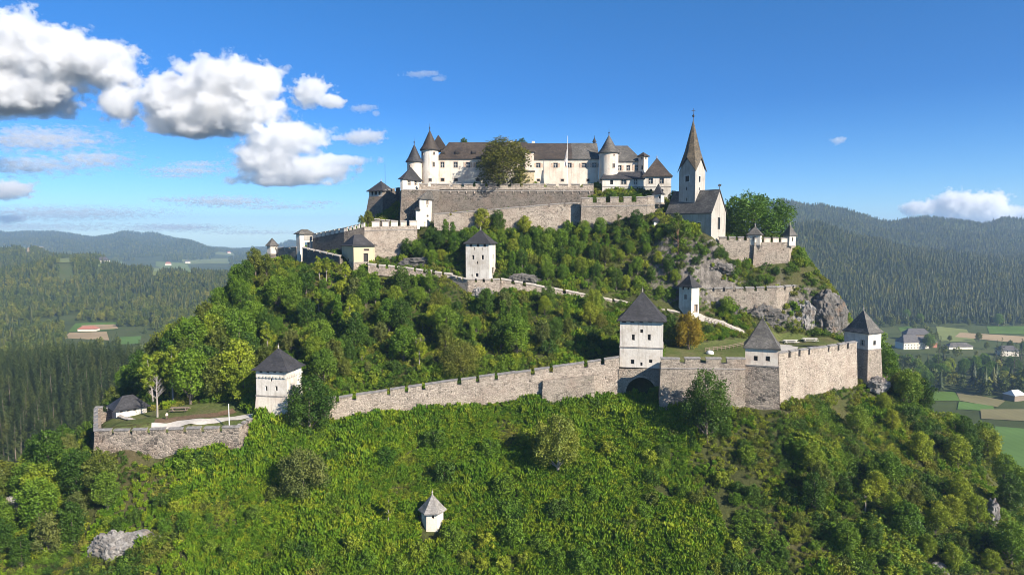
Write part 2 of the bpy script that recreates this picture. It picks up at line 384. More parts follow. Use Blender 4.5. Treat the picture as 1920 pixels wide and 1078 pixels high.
# path along the middle wall, behind the lower wall and the right-hand terrace
for u, Y, z in ((640, 166, 81.5), (800, 166.5, 83.5), (960, 168, 85.5), (1090, 169, 87), (1200, 173, 87.5), (1260, 170, 88.5), (1330, 172, 88.8), (1400, 172, 88.8), (1500, 176, 88.8), (1570, 182, 89), (1330, 190, 89.2), (1450, 190, 89.2), (1540, 194, 89.4), (1400, 199, 91), (1500, 202, 90), (1570, 199, 89.8),
                (640, 216, 112), (700, 214, 111.3), (780, 212.5, 109.8), (860, 209, 108), (930, 207, 106), (1000, 207, 104.5), (1080, 207.5, 102.5), (1160, 207, 100.6), (1260, 204.5, 98.2), (1310, 202.5, 96.6), (1360, 201.5, 94.2), (1395, 200, 92.2)): CP_.append(Wd(u, Y, z))
for u, Y, z in ((1460, 204, 90.5), (1520, 205, 90.3), (1565, 205, 90), (1340, 206.5, 98.5), (1400, 206.5, 98), (1450, 206.5, 99), (1500, 208, 101.2), (1545, 209, 102.2), (1560, 213, 102.3), (1580, 214, 99), (1600, 208, 88), (1600, 230, 88), (1640, 200, 84), (1650, 215, 76)): CP_.append(Wd(u, Y, z))
# upper terraces and the plateau
for u, Y, z in ((600, 236, 114.5), (690, 226, 119.5), (790, 226, 120.5), (760, 232, 124), (850, 229, 124), (1000, 229, 124.5), (1090, 228, 126), (1150, 227, 129.5), (1230, 226, 129), (1300, 220, 121.5), (1340, 222, 120), (1420, 222, 117.8), (1480, 222, 117.8),
                (830, 234, 125), (900, 234.5, 125), (1000, 234.5, 125.3), (1075, 234.5, 126), (780, 240, 135), (900, 241, 135.5), (1000, 241, 135.5), (1100, 241, 135.5), (1230, 238, 134), (800, 262, 137), (1000, 262, 137), (1200, 262, 136), (720, 245, 126), (700, 265, 122), (600, 260, 113), (560, 250, 113), (520, 246, 111),
                (1300, 245, 120), (1420, 240, 113), (1500, 235, 104)): CP_.append(Wd(u, Y, z))
# the hill falling away to the sides and the back
for x, y, z in ((-103, 147, 66), (-112, 165, 60), (-120, 185, 56), (-128, 140, 52), (-150, 165, 38), (-160, 120, 30), (-190, 150, 16), (-112, 205, 70), (-135, 215, 52), (-112, 235, 86), (-140, 240, 60), (-180, 230, 24), (-105, 265, 88), (-150, 280, 45),
                (115, 205, 66), (140, 190, 52), (128, 165, 52), (150, 150, 36), (165, 190, 32), (190, 170, 14), (160, 230, 40), (135, 235, 64), (120, 260, 66), (175, 260, 22), (128, 130, 38), (150, 110, 26), (180, 120, 8),
                (-60, 290, 110), (0, 290, 118), (50, 290, 112), (-60, 330, 70), (0, 335, 74), (60, 330, 66), (-40, 375, 20), (30, 375, 18), (110, 310, 36), (-120, 330, 34),
                (-220, 90, 6), (-220, 200, 6), (-220, 300, 4), (-150, 370, 4), (0, 420, 1), (150, 370, 2), (220, 300, 1), (230, 200, 1), (220, 100, 1), (-150, 60, 4), (0, 40, 1), (150, 60, 2)): CP_.append((x, y, z))
CPA = np.array(CP_)
HX0, HX1, HY0, HY1, HS = -240.0, 240.0, 36.0, 430.0, 1.0
hx = np.arange(HX0, HX1+.1, HS); hy = np.arange(HY0, HY1+.1, HS)
_D = np.sqrt(((CPA[:, None, :2]-CPA[None, :, :2])**2).sum(-1) + 1.0)
_n = len(CPA)
_A = np.zeros((_n+1, _n+1)); _A[:_n, :_n] = -_D - 0.35*np.eye(_n)*0 ; _A[:_n, _n] = 1; _A[_n, :_n] = 1
_A[:_n, :_n] -= np.eye(_n)*(-0.6)
_w = np.linalg.solve(_A, np.append(CPA[:, 2], 0))
GX, GY = np.meshgrid(hx, hy)
HZ = np.full(GX.shape, _w[_n])
for i in range(_n):
    HZ -= _w[i]*np.sqrt((GX-CPA[i, 0])**2+(GY-CPA[i, 1])**2+1.0)
_rel = np.clip((HZ-6)/25, 0, 1)
_gy, _gx = np.gradient(HZ); _flat = np.clip((np.hypot(_gx, _gy)-.16)/.25, 0, 1)
HZ += _rel*_flat*((fbm(GX/14, GY/14, 4, 3)-0.5)*3.0)
_edge = np.minimum.reduce([GX-HX0, HX1-GX, GY-HY0, HY1-GY])
_bl = np.clip(_edge/40.0, 0, 1)
_fz = far_z(GX, GY)
HZ = np.where(HZ < _fz, _fz*0.9+HZ*0.1, HZ)
HZ = HZ*_bl + (_fz-1.5)*(1-_bl)

# flat pieces that must stay calm under lawns and paths are handled by control points; sample helpers
def hill_z(x, y):
    x = np.asarray(x, float); y = np.asarray(y, float)
    i = np.clip((x-HX0)/HS, 0, len(hx)-1.001); j = np.clip((y-HY0)/HS, 0, len(hy)-1.001)
    i0 = i.astype(int); j0 = j.astype(int); fi = i-i0; fj = j-j0
    return (HZ[j0, i0]*(1-fi)+HZ[j0, i0+1]*fi)*(1-fj) + (HZ[j0+1, i0]*(1-fi)+HZ[j0+1, i0+1]*fi)*fj
def gz(x, y):
    x = np.asarray(x, float); y = np.asarray(y, float)
    inside = (x > HX0) & (x < HX1) & (y > HY0) & (y < HY1)
    f = far_z(x, y)
    return np.where(inside, np.maximum(hill_z(x, y), f), f)
def hit(u, v, y0=60, y1=320, step=0.4):
    d = ray(u, v); ys = np.arange(y0, y1, step)
    xs = d.x/d.y*ys; zs = CZ + d.z/d.y*ys
    k = np.argmax(zs < hill_z(xs, ys))
    if not (zs[k] < hill_z(xs[k], ys[k])): return None
    return Vector((xs[k], ys[k], float(hill_z(xs[k], ys[k]))))
def hit_far(u, v):
    d = ray(u, v); ys = np.geomspace(300, 9000, 3000)
    xs = d.x/d.y*ys; zs = CZ + d.z/d.y*ys
    g = far_z(xs, ys); k = np.argmax(zs < g)
    return Vector((xs[k], ys[k], float(g[k])))

def grid_mesh(name, X, Y, Z, mat, smooth=True):
    ny, nx = X.shape
    me = bpy.data.meshes.new(name)
    co = np.stack([X, Y, Z], -1).reshape(-1, 3).astype(np.float32)
    a = np.arange(ny*nx).reshape(ny, nx)
    q = np.stack([a[:-1, :-1], a[:-1, 1:], a[1:, 1:], a[1:, :-1]], -1).reshape(-1, 4)
    quick_mesh(me, co, q)
    me.materials.append(mat)
    if smooth: me.polygons.foreach_set('use_smooth', [True]*len(me.polygons))
    return link(bpy.data.objects.new(name, me))
def quick_mesh(me, co, q):
    k = q.shape[1]
    me.vertices.add(len(co)); me.vertices.foreach_set('co', np.ascontiguousarray(co, np.float32).ravel())
    me.loops.add(q.size); me.loops.foreach_set('vertex_index', np.ascontiguousarray(q, np.int32).ravel())
    me.polygons.add(len(q)); me.polygons.foreach_set('loop_start', np.arange(0, q.size, k, dtype=np.int32))
    me.update(calc_edges=True)

def m_ground(name, cols, rock=None, scale=0.06):
    m, nt, b = nodes_of(name); t = NT(nt); co = t.pos()
    col = t.ramp(t.noise(co, scale, 8, 0.65), [(0.3, cols[0]), (0.5, cols[1]), (0.68, cols[2])])
    fine = t.gray(t.noise(co, 1.6, 7, 0.75), 0.35, 0.65)
    col = t.mix(fine, t.mix(1.0, col, (0.55, 0.55, 0.55), 'MULTIPLY'), col)
    if rock:
        g = t.n('ShaderNodeNewGeometry'); s = t.n('ShaderNodeSeparateXYZ'); t.l(g.outputs['True Normal'], s.inputs[0])
        steep = t.math('SUBTRACT', 1.0, s.outputs[2])
        w = t.math('ADD', steep, t.math('MULTIPLY', t.noise(co, 0.25, 6, 0.7), 0.5))
        rk = t.ramp(t.noise(t.mapping(co, (1, 1, 0.5)), 0.8, 8, 0.75), [(0.35, rock[0]), (0.5, rock[1]), (0.65, rock[2])])
        col = t.mix(t.gray(w, 0.74, 0.88), col, rk)
    t.l(col, b.inputs['Base Color']); b.inputs['Roughness'].default_value = 0.95; b.inputs['Specular IOR Level'].default_value = 0.1
    t.bump(t.noise(co, 0.9, 8, 0.75), 0.6, 0.8, b)
    return m
MAT['hill'] = m_ground('hill_soil_and_grass', ((0.055, 0.06, 0.022), (0.075, 0.085, 0.028), (0.115, 0.095, 0.05)), ((0.06, 0.055, 0.05), (0.14, 0.125, 0.11), (0.27, 0.245, 0.22)))
MAT['valley'] = m_ground('valley_meadow', ((0.05, 0.065, 0.02), (0.08, 0.105, 0.03), (0.11, 0.115, 0.045)), scale=0.008)
MAT['lawn'] = m_ground('mown_lawn', ((0.085, 0.12, 0.03), (0.12, 0.145, 0.045), (0.19, 0.165, 0.085)), scale=0.12)

# valley sheet
_k = np.linspace(-1.2, 1.2, 300); _Y = np.concatenate([np.geomspace(20, 900, 50), np.geomspace(915, 7100, 190)])
_KX, _KY = np.meshgrid(_k, _Y)
vx, vy = _KX*_KY, _KY
vz = far_z(vx, vy)
_inh = (vx > HX0+45) & (vx < HX1-45) & (vy > HY0+45) & (vy < HY1-45)
vz = np.where(_inh, np.minimum(vz, 0)-2.0, vz)
tag(grid_mesh('valley_ground', vx, vy, vz, MAT['valley']), kind='structure')
tag(grid_mesh('castle_hill', GX, GY, HZ, MAT['hill']), kind='structure')

def drape_quad(name, px, mat, nu=14, nv=8, off=0.5, far=True):
    """a field or lawn: four photo corners (left-near, right-near, right-far, left-far) laid on the terrain"""
    X = np.zeros((nv+1, nu+1)); Y = X.copy(); Z = X.copy()
    for j in range(nv+1):
        for i in range(nu+1):
            s, t = i/nu, j/nv
            u = lerp(lerp(px[0][0], px[1][0], s), lerp(px[3][0], px[2][0], s), t)
            v = lerp(lerp(px[0][1], px[1][1], s), lerp(px[3][1], px[2][1], s), t)
            p = hit_far(u, v) if far else hit(u, v)
            X[j, i], Y[j, i], Z[j, i] = p.x, p.y, p.z
    if far: Z = far_z(X, Y)
    return tag(grid_mesh(name, X, Y, Z+off, mat), kind='structure')
def m_field(name, c, stripe=0.0):
    m, nt, b = nodes_of(name); t = NT(nt); co = t.pos()
    n = t.noise(co, 0.02, 6, 0.6)
    col = t.ramp(n, [(0.3, tuple(x*0.8 for x in c)), (0.7, tuple(x*1.2 for x in c))])
    w = t.n('ShaderNodeTexWave'); w.inputs['Scale'].default_value = 0.06; w.inputs['Distortion'].default_value = 1.0; t.l(co, w.inputs['Vector'])
    col = t.mix(t.math('MULTIPLY', w.outputs['Fac'], 0.15), col, tuple(x*0.6 for x in c))
    t.l(col, b.inputs['Base Color']); b.inputs['Roughness'].default_value = 1.0; b.inputs['Specular IOR Level'].default_value = 0.05
    return m
MF = dict(green=m_field('green_field', (0.085, 0.145, 0.03)), bright=m_field('bright_green_field', (0.085, 0.15, 0.04)), pale=m_field('pale_meadow_field', (0.16, 0.185, 0.065)), tan=m_field('stubble_field', (0.31, 0.235, 0.14)),
          brown=m_field('mown_brown_field', (0.165, 0.15, 0.075)), far=m_field('distant_meadow', (0.15, 0.19, 0.06)))
FIELDS = [
    ('green', ((128, 622), (215, 618), (218, 604), (142, 606))), ('tan', ((160, 620), (222, 616), (216, 608), (152, 610))),
    ('bright', ((222, 646), (262, 644), (265, 630), (225, 632))), ('pale', ((236, 660), (300, 658), (300, 645), (262, 646))), ('tan', ((322, 645), (366, 640), (362, 628), (330, 632))),
    ('tan', ((120, 634), (205, 638), (200, 622), (130, 624))),
    ('far', ((182, 500), (228, 499), (230, 487), (190, 488))), ('far', ((292, 500), (360, 512), (350, 494), (292, 491))), ('pale', ((345, 496), (430, 494), (428, 485), (340, 487))), ('pale', ((285, 518), (330, 512), (318, 502), (288, 503))),
    ('tan', ((50, 473), (80, 473), (82, 463), (52, 464))), ('pale', ((400, 478), (440, 479), (436, 473), (405, 473))),
    ('pale', ((0, 467), (50, 468), (48, 464), (0, 463))), ('pale', ((108, 494), (140, 492), (130, 484), (112, 486))),
    ('green', ((1688, 622), (1716, 618), (1706, 612), (1684, 614))),
    ('pale', ((1762, 640), (1830, 642), (1812, 618), (1755, 612))), ('tan', ((1790, 632), (1935, 646), (1935, 632), (1800, 624))), ('green', ((1855, 626), (1990, 628), (1990, 612), (1850, 612))),
    ('green', ((1745, 752), (1800, 752), (1790, 735), (1742, 735))), ('brown', ((1800, 752), (1870, 764), (1885, 752), (1792, 734))), ('bright', ((1795, 768), (1866, 772), (1862, 762), (1798, 753))),
    ('brown', ((1840, 786), (1960, 792), (1960, 768), (1838, 768))), ('bright', ((1862, 900), (2040, 900), (2000, 812), (1866, 800))),
]
for i, (key, px) in enumerate(FIELDS): drape_quad('field', px, MF[key], off=(.12 if px[0][1] > 560 else .8)+.015*i)
# ------------------------------------------------------------------ masonry builders
def square_plan(uA, uB, uC, YB, v=440, theta=None, ratio=1.0):
    """plan A (left), B (near corner), C (right), D (far) of a rectangle measured from the three photo edges"""
    kA, kB, kC = K(uA, v), K(uB, v), K(uC, v)
    Bx = kB*YB
    def LW(th):
        s, c = math.sin(th), math.cos(th)
        return (Bx-kA*YB)/(c+kA*s), (kC*YB-Bx)/(s-kC*c)
    if theta is None:
        best = None
        for i in range(1, 1780):
            th = R(i*0.05)
            if math.sin(th)-kC*math.cos(th) <= 0.004 or math.cos(th)+kA*math.sin(th) <= 0.004: continue
            L, W = LW(th)
            e = abs(math.log(max(L, .01)/max(W, .01)*ratio))
            if best is None or e < best[0]: best = (e, th)
        th = best[1]
    else: th = R(theta)
    L, W = LW(th)
    s, c = math.sin(th), math.cos(th)
    B = Vector((Bx, YB)); A = B + Vector((-c, s))*L; Cc = B + Vector((s, c))*W
    return [A, B, Cc, A+Cc-B]
def front_plan(uA, uB, Y, depth, v=440, turn=None):
    """front face seen square on: turned so its right flank is edge-on, or by `turn` degrees"""
    th = math.atan(K(uB, v)) if turn is None else R(turn)
    s, c = math.sin(th), math.cos(th)
    B = Vector((K(uB, v)*Y, Y)); kA = K(uA, v)
    L = (B.x-kA*B.y)/(c+kA*s)
    A = B+Vector((-c, s))*L; Cc = B+Vector((s, c))*depth
    return [A, B, Cc, A+Cc-B]
def poly_ring(plan, g):
    n = len(plan); out = []
    for i in range(n):
        p0, p, p1 = Vector(plan[i-1]), Vector(plan[i]), Vector(plan[(i+1) % n])
        d0 = (p-p0).normalized(); d1 = (p1-p).normalized()
        n0 = Vector((d0.y, -d0.x)); n1 = Vector((d1.y, -d1.x))
        m = (n0+n1); m = m/max(m.length_squared, 1e-6)*2
        out.append(p+m*g)
    return out
def up(plan, z): return [Vector((p.x, p.y, z)) for p in plan]
def bil(q, s, t):
    return q[0].lerp(q[1], s).lerp(q[3].lerp(q[2], s), t)
def facade(mb, q, holes, depth=0.45, back=True):
    """q: bl br tr tl. Rectangular openings cut through the face, with reveals and a back wall"""
    n = (q[1]-q[0]).cross(q[3]-q[0]).normalized()          # outward
    hs = [(max(.002, h[0]), min(.998, h[1]), max(.002, h[2]), min(.998, h[3])) for h in holes]
    S = sorted({0.0, 1.0, *[x for h in hs for x in h[:2]]}); T = sorted({0.0, 1.0, *[x for h in hs for x in h[2:]]})
    for i in range(len(S)-1):
        for j in range(len(T)-1):
            cs, ct = (S[i]+S[i+1])/2, (T[j]+T[j+1])/2
            if any(h[0] < cs < h[1] and h[2] < ct < h[3] for h in hs): continue
            mb.quad(bil(q, S[i], T[j]), bil(q, S[i+1], T[j]), bil(q, S[i+1], T[j+1]), bil(q, S[i], T[j+1]))
    for h in hs:
        o = [bil(q, h[0], h[2]), bil(q, h[1], h[2]), bil(q, h[1], h[3]), bil(q, h[0], h[3])]
        k = [p-n*depth for p in o]
        for a in range(4):
            b = (a+1) % 4
            mb.quad(o[b], o[a], k[a], k[b])
        if back: mb.quad(k[0], k[1], k[2], k[3])
    return n
def px_hole(q, r):
    """photo rectangle (u0, v0, u1, v1) -> fractions on face q"""
    n = (q[1]-q[0]).cross(q[3]-q[0]).normalized()
    def st(u, v):
        d = ray(u, v); k = (q[0]-CAM).dot(n)/d.dot(n); p = CAM+d*k
        e = q[1]-q[0]; s = (p-q[0]).dot(e)/e.length_squared
        f = q[3]-q[0]; t = (p-q[0]).dot(f)/f.length_squared
        return s, t
    s0, t1 = st(r[0], r[1]); s1, t0 = st(r[2], r[3])
    return (min(s0, s1), max(s0, s1), min(t0, t1), max(t0, t1))
def window_part(parent, q, h, kind='glass', depth=0.45, framed=None, shutters=False, name='window'):
    n = (q[1]-q[0]).cross(q[3]-q[0]).normalized(); e = (q[1]-q[0]).normalized(); w = MB()
    o = [bil(q, h[0], h[2]), bil(q, h[1], h[2]), bil(q, h[1], h[3]), bil(q, h[0], h[3])]
    k = [p-n*(depth-0.06) for p in o]
    ins = 0.01
    upv = (o[3]-o[0]).normalized()
    def rect(mb, a, b, c, d, t):
        mb.hexa([a-n*t, b-n*t, b, a], [d-n*t, c-n*t, c, d])
    a, b, c, d = k[0]+e*ins+upv*ins, k[1]-e*ins+upv*ins, k[2]-e*ins-upv*ins, k[3]+e*ins-upv*ins
    rect(w, a, b, c, d, 0.04)
    wo = w.build(name, MAT[kind], parent)
    if kind == 'glass':                                   # glazing bars
        g = MB(); W = (b-a).length; H = (d-a).length
        for f in (0.5,):
            m0 = a.lerp(b, f); m1 = d.lerp(c, f)
            rect(g, m0-e*.05+n*.03, m0+e*.05+n*.03, m1+e*.05+n*.03, m1-e*.05+n*.03, 0.03)
        for f in (0.55,):
            m0 = a.lerp(d, f); m1 = b.lerp(c, f)
            rect(g, m0-upv*.045+n*.032, m1-upv*.045+n*.032, m1+upv*.045+n*.032, m0+upv*.045+n*.032, 0.03)
        g.build('glazing_bar', MAT['framewhite'], wo)
    if framed:
        f = MB(); t = 0.16
        for (p, r_, out) in ((o[0], o[1], -upv), (o[3], o[2], upv)):
            A, B = p-e*t, r_+e*t
            lo, hi = (A+out*t, A) if out.dot(upv) < 0 else (A, A+out*t)
            lo2, hi2 = (B+out*t, B) if out.dot(upv) < 0 else (B, B+out*t)
            rect(f, lo+n*.06, lo2+n*.06, hi2+n*.06, hi+n*.06, 0.09)
        for (p, r_, out) in ((o[0], o[3], -e), (o[1], o[2], e)):
            A, B = (p+out*t, p) if out.dot(e) < 0 else (p, p+out*t)
            A2, B2 = (r_+out*t, r_) if out.dot(e) < 0 else (r_, r_+out*t)
            rect(f, A+n*.055, B+n*.055, B2+n*.055, A2+n*.055, 0.08)
        f.build('frame', MAT[framed], wo)
    if shutters:
        for sg in (-1, 1):
            s = MB(); W = (o[1]-o[0]).length*0.5
            p0 = (o[0]-e*(W+.2)) if sg < 0 else (o[1]+e*.2)
            p1 = p0+e*W; H = upv*(o[3]-o[0]).length
            rect(s, p0+n*.1, p1+n*.1, p1+H+n*.1, p0+H+n*.1, 0.05)
            s.build('shutter', MAT['shutter'], wo)
    return wo

def body(root, name, plan, z0, z1, mat, wins=(), batter=0.0, depth=0.45):
    """walls of a building with openings; wins: (face, (u0,v0,u1,v1), kind, framed, shutters)"""
    mb = MB(); n = len(plan)
    lo = up(poly_ring(plan, batter), z0); hi = up(plan, z1)
    for i in range(n):
        j = (i+1) % n
        q = [lo[i], lo[j], hi[j], hi[i]]
        hs = []
        for w in wins:
            if w[0] == i:
                h = px_hole(q, w[1])
                if h[1] <= 0.01 or h[0] >= 0.99 or h[3] <= 0.005 or h[2] >= 0.999: continue
                h = (max(.02, h[0]), min(.98, h[1]), max(.01, h[2]), min(.99, h[3]))
                hs.append(h)
                window_part(root, q, h, w[2], depth, w[3] if len(w) > 3 else None, w[4] if len(w) > 4 else False, w[5] if len(w) > 5 else 'window')
        facade(mb, q, hs, depth)
    mb.face(list(reversed(lo))); mb.face(hi)
    return mb.build(name, mat, root)
def band(root, name, plan, z, h, proud, mat):
    mb = MB(); pl = poly_ring(plan, proud)
    mb.hexa(up(pl, z), up(pl, z+h))
    return mb.build(name, mat, root)
def pyramid(root, plan, ze, za, over, mat, flare=0.3, name='roof', finial=True, ridge=None, thick=0.22, fmat='caplight'):
    """tiled roof with overhanging eaves, a bell-cast foot and a point or a ridge; plan quad"""
    mb = MB(); n = len(plan)
    out = up(poly_ring(plan, over), ze-0.12)
    soff = up(poly_ring(plan, over), ze-0.12-thick)
    c = sum((Vector(p) for p in plan), Vector((0, 0)))/n
    if ridge is None:
        tops = [Vector((c.x, c.y, za))]*n
    else:                                                 # ridge = (index of a face whose ridge runs parallel, inset fraction at each end)
        i, ins = ridge
        a, b, cc, d = [Vector(plan[(i+k) % 4]) for k in range(4)]
        m0, m1 = (a+d)/2, (b+cc)/2
        i0, i1 = (ins, ins) if not isinstance(ins, tuple) else ins
        r0, r1 = m0.lerp(m1, i0), m1.lerp(m0, i1)
        t = [Vector((*r0, za)), Vector((*r1, za)), Vector((*r1, za)), Vector((*r0, za))]
        tops = [None]*4
        for k in range(4): tops[(i+k) % 4] = t[k]
    mid = [o.lerp(t, 0.22) - Vector((0, 0, flare*(za-ze)*0.22)) for o, t in zip(out, tops)]
    for i in range(n):
        j = (i+1) % n
        mb.quad(soff[i], soff[j], out[j], out[i])
        mb.quad(out[i], out[j], mid[j], mid[i])
        if (tops[i]-tops[j]).length < 1e-4: mb.face((mid[i], mid[j], tops[i]))
        else: mb.quad(mid[i], mid[j], tops[j], tops[i])
    mb.face(list(reversed(soff)))
    ro = mb.build(name, mat, root)
    if finial:
        f = MB()
        pts = [tops[0]] if ridge is None else [tops[ridge[0]], tops[(ridge[0]+1) % 4]]
        for p in pts:
            f.lathe((p.x, p.y), [(0.16, p.z-0.35), (0.13, p.z+0.15), (0.19, p.z+0.35), (0.05, p.z+0.6), (0.015, p.z+1.1)], 8)
        f.build('finial', MAT[fmat], ro)
    return ro
def tower(name, label, cat, plan, z0, z1, za, wallm, roofm, wins=(), over=0.6, flare=0.3, group=None, ridge=None, batter=0.0, bands=(), base=None, finial=True, fmat='caplight'):
    c = sum((Vector(p) for p in plan), Vector((0, 0)))/len(plan)
    zb = base[0] if base else z0
    root = thing(name, label, cat, (c.x, c.y, zb), group)
    body(root, 'wall', plan, z0, z1, MAT[wallm], wins, batter)
    if base: 
        z_b, bm, bt = base
        bw = [w for w in wins if len(w) > 6 and w[6] == 'base']
        body(root, 'stone_base', poly_ring(plan, batter+0.06), z_b, z0, MAT[bm], bw, bt)
    for z, h, pr, m in bands: band(root, 'string_course', plan, z, h, pr, MAT[m])
    pyramid(root, plan, z1, za, over, MAT[roofm], flare, 'roof', finial, ridge, fmat=fmat)
    return root
def corbel_row(root, plan, faces, z, n, mat, size=0.45):
    for fi in faces:
        a, b = Vector(plan[fi]), Vector(plan[(fi+1) % len(plan)])
        d = (b-a).normalized(); nn = Vector((d.y, -d.x))
        for k in range(n):
            p = a.lerp(b, (k+.5)/n)
            mb = MB(); mb.obox(p+nn*0.16, d, nn, (b-a).length/n*0.55, 0.36, z-size, z); mb.build('corbel', mat, root)

# ------------------------------------------------------------------ curtain walls with merlons
WALLS = []        # (x0,y0,x1,y1,half width) kept clear of plants
CLEAR = []        # polygons kept clear of plants
def clear(plan, g=0.6): CLEAR.append([tuple(p) for p in poly_ring([Vector((p[0], p[1])) for p in plan], g)])
def curtain(name, label, cat, pts, base, thick=1.3, nmer=(8,), gap=0.85, mh=1.25, mat='stone', capm='cap', batter=0.07, string=None, loop=0, group=None, mmat=None, cap=True, end_gap=0.0, seed=0, capslope=0.16):
    """pts: photo points (u, v, distance) along the merlon tops, left to right; base: heights or photo rows"""
    rr = random.Random(seed+len(pts)*7)
    T = [P(*p) for p in pts]
    n = len(T)
    B = [Zv(b[0], T[i].y) if isinstance(b, tuple) else b for i, b in enumerate(base)]
    dirs = [(Vector((T[i+1].x-T[i].x, T[i+1].y-T[i].y))).normalized() for i in range(n-1)]
    nor = [Vector((d.y, -d.x)) for d in dirs]
    mit = []
    for i in range(n):
        if i == 0: m = nor[0]
        elif i == n-1: m = nor[-1]
        else:
            m = nor[i-1]+nor[i]; m = m/max(m.length_squared, .15)*2
        mit.append(m)
    root = thing(name, label, cat, (sum(t.x for t in T)/n, sum(t.y for t in T)/n, min(B)), group)
    wb = MB()
    ft = [Vector((T[i].x, T[i].y, T[i].z-mh)) for i in range(n)]
    fb = [Vector((T[i].x+mit[i].x*batter*(ft[i].z-B[i]), T[i].y+mit[i].y*batter*(ft[i].z-B[i]), B[i])) for i in range(n)]
    kt = [Vector((T[i].x-mit[i].x*thick, T[i].y-mit[i].y*thick, ft[i].z)) for i in range(n)]
    kb = [Vector((k.x, k.y, B[i])) for i, k in enumerate(kt)]
    for i in range(n-1):
        q = [fb[i], fb[i+1], ft[i+1], ft[i]]
        L = (ft[i+1]-ft[i]).length
        hs = []
        if loop:
            m = max(1, int(L/loop))
            for k in range(m):
                s = (k+.5+rr.uniform(-.12, .12))/m; hh = max(ft[i].z-B[i], 1)
                w = rr.uniform(.13, .2)/L; t0 = 1-(0.9+rr.uniform(-.1, .3))/hh
                if rr.random() < 0.35: t0 = 1-(2.6+rr.uniform(-.5, .8))/hh
                if 0.1 < t0 < .93: hs.append((s-w, s+w, t0-.36/hh, t0))
        facade(wb, q, hs, 0.6)
        wb.quad(ft[i], ft[i+1], kt[i+1], kt[i]); wb.quad(kb[i+1], kb[i], kt[i], kt[i+1])
        wb.quad(fb[i+1], fb[i], kb[i], kb[i+1])
        WALLS.append((T[i].x-nor[i].x*thick/2, T[i].y-nor[i].y*thick/2, T[i+1].x-nor[i].x*thick/2, T[i+1].y-nor[i].y*thick/2, thick/2+batter*(ft[i].z-B[i])*0.5))
    wb.quad(kb[0], fb[0], ft[0], kt[0]); wb.quad(fb[-1], kb[-1], kt[-1], ft[-1])
    wb.build('wall', MAT[mat], root)
    if string is not None:
        s = MB()
        for i in range(n-1):
            a, b = ft[i], ft[i+1]
            z = string
            o = Vector((*nor[i], 0))
            bo = batter*abs(z)
            s.hexa([a+o*(0.16+bo)+Vector((0, 0, z-.26)), b+o*(0.16+bo)+Vector((0, 0, z-.26)), b-o*.1+Vector((0, 0, z-.26)), a-o*.1+Vector((0, 0, z-.26))],
                   [a+o*(0.13+bo)+Vector((0, 0, z)), b+o*(0.13+bo)+Vector((0, 0, z)), b-o*.1+Vector((0, 0, z)), a-o*.1+Vector((0, 0, z))])
        s.build('string_course', MAT['trim'], root)
    for i in range(n-1):
        m = nmer[i] if i < len(nmer) else 0
        if not m: continue
        L = (Vector((T[i+1].x, T[i+1].y))-Vector((T[i].x, T[i].y))).length
        pitch = L/m
        for k in range(m):
            g0 = gap*rr.uniform(.8, 1.15)
            s0 = (k*pitch + (g0/2 if (k > 0 or end_gap) else 0.03))/L; s1 = ((k+1)*pitch - (g0/2 if (k < m-1 or end_gap) else 0.03))/L
            if s1 <= s0: continue
            a, b = T[i].lerp(T[i+1], s0), T[i].lerp(T[i+1], s1)
            a0, b0 = a-Vector((0, 0, mh+.02)), b-Vector((0, 0, mh+.02))
            dz = rr.uniform(-.10, .06)
            a = a+Vector((0, 0, dz-.12)); b = b+Vector((0, 0, dz-.12+rr.uniform(-.05, .05)))
            o = Vector((*nor[i], 0)); th = min(0.62, thick*.5)
            mm = MB(); f = o*.025
            mm.hexa([a0+f, b0+f, b0-o*th, a0-o*th], [a+f, b+f, b-o*th+Vector((0, 0, .16)), a-o*th+Vector((0, 0, .16))])
            mo = mm.build('merlon', MAT[mmat or mat], root)
            if cap:
                cc = MB(); e = (b-a).normalized()*.10; zz = Vector((0, 0, .004)); tk = Vector((0, 0, .15)); sl = Vector((0, 0, capslope+.16*.2))
                lo = [a-e+o*.16+zz-Vector((0, 0, .03)), b+e+o*.16+zz-Vector((0, 0, .03)), b+e-o*(th+.14)+zz+sl, a-e-o*(th+.14)+zz+sl]
                cc.hexa(lo, [p+tk for p in lo]); cc.build('coping', MAT[capm], mo)
    return root
# ================================================================== the lower ring
D = 'dark'
# --- gate tower with the arched passage
Yg = 164.0
pl = front_plan(1162, 1243, Yg, 9.0, 650)
ze, zbw = Zv(601, Yg), Zv(691, Yg)
gw = [(0, r, D) for r in ((1184.8, 627, 1190, 638), (1214.6, 627, 1219.9, 638), (1200.5, 617.5, 1205.5, 624), (1166, 601.5, 1174, 605.2), (1182, 601.5, 1189, 605.2), (1199, 601.5, 1206, 605.2), (1215, 601.5, 1223, 605.2), (1231, 601.5, 1239, 605.2),
      (1182.6, 674, 1189.2, 682.5), (1217, 674, 1223, 680.5), (1200.6, 679, 1204.6, 685.5))]
gt = tower('gate_tower', 'tall white gate tower with steep dark slate roof rising above the arched gateway', 'tower', pl, zbw, ze, Zv(547, Yg+4), 'white', 'slate', gw, over=0.75, flare=0.25, bands=((Zv(654, Yg), .3, .14, 'trim'),))
clear(pl)
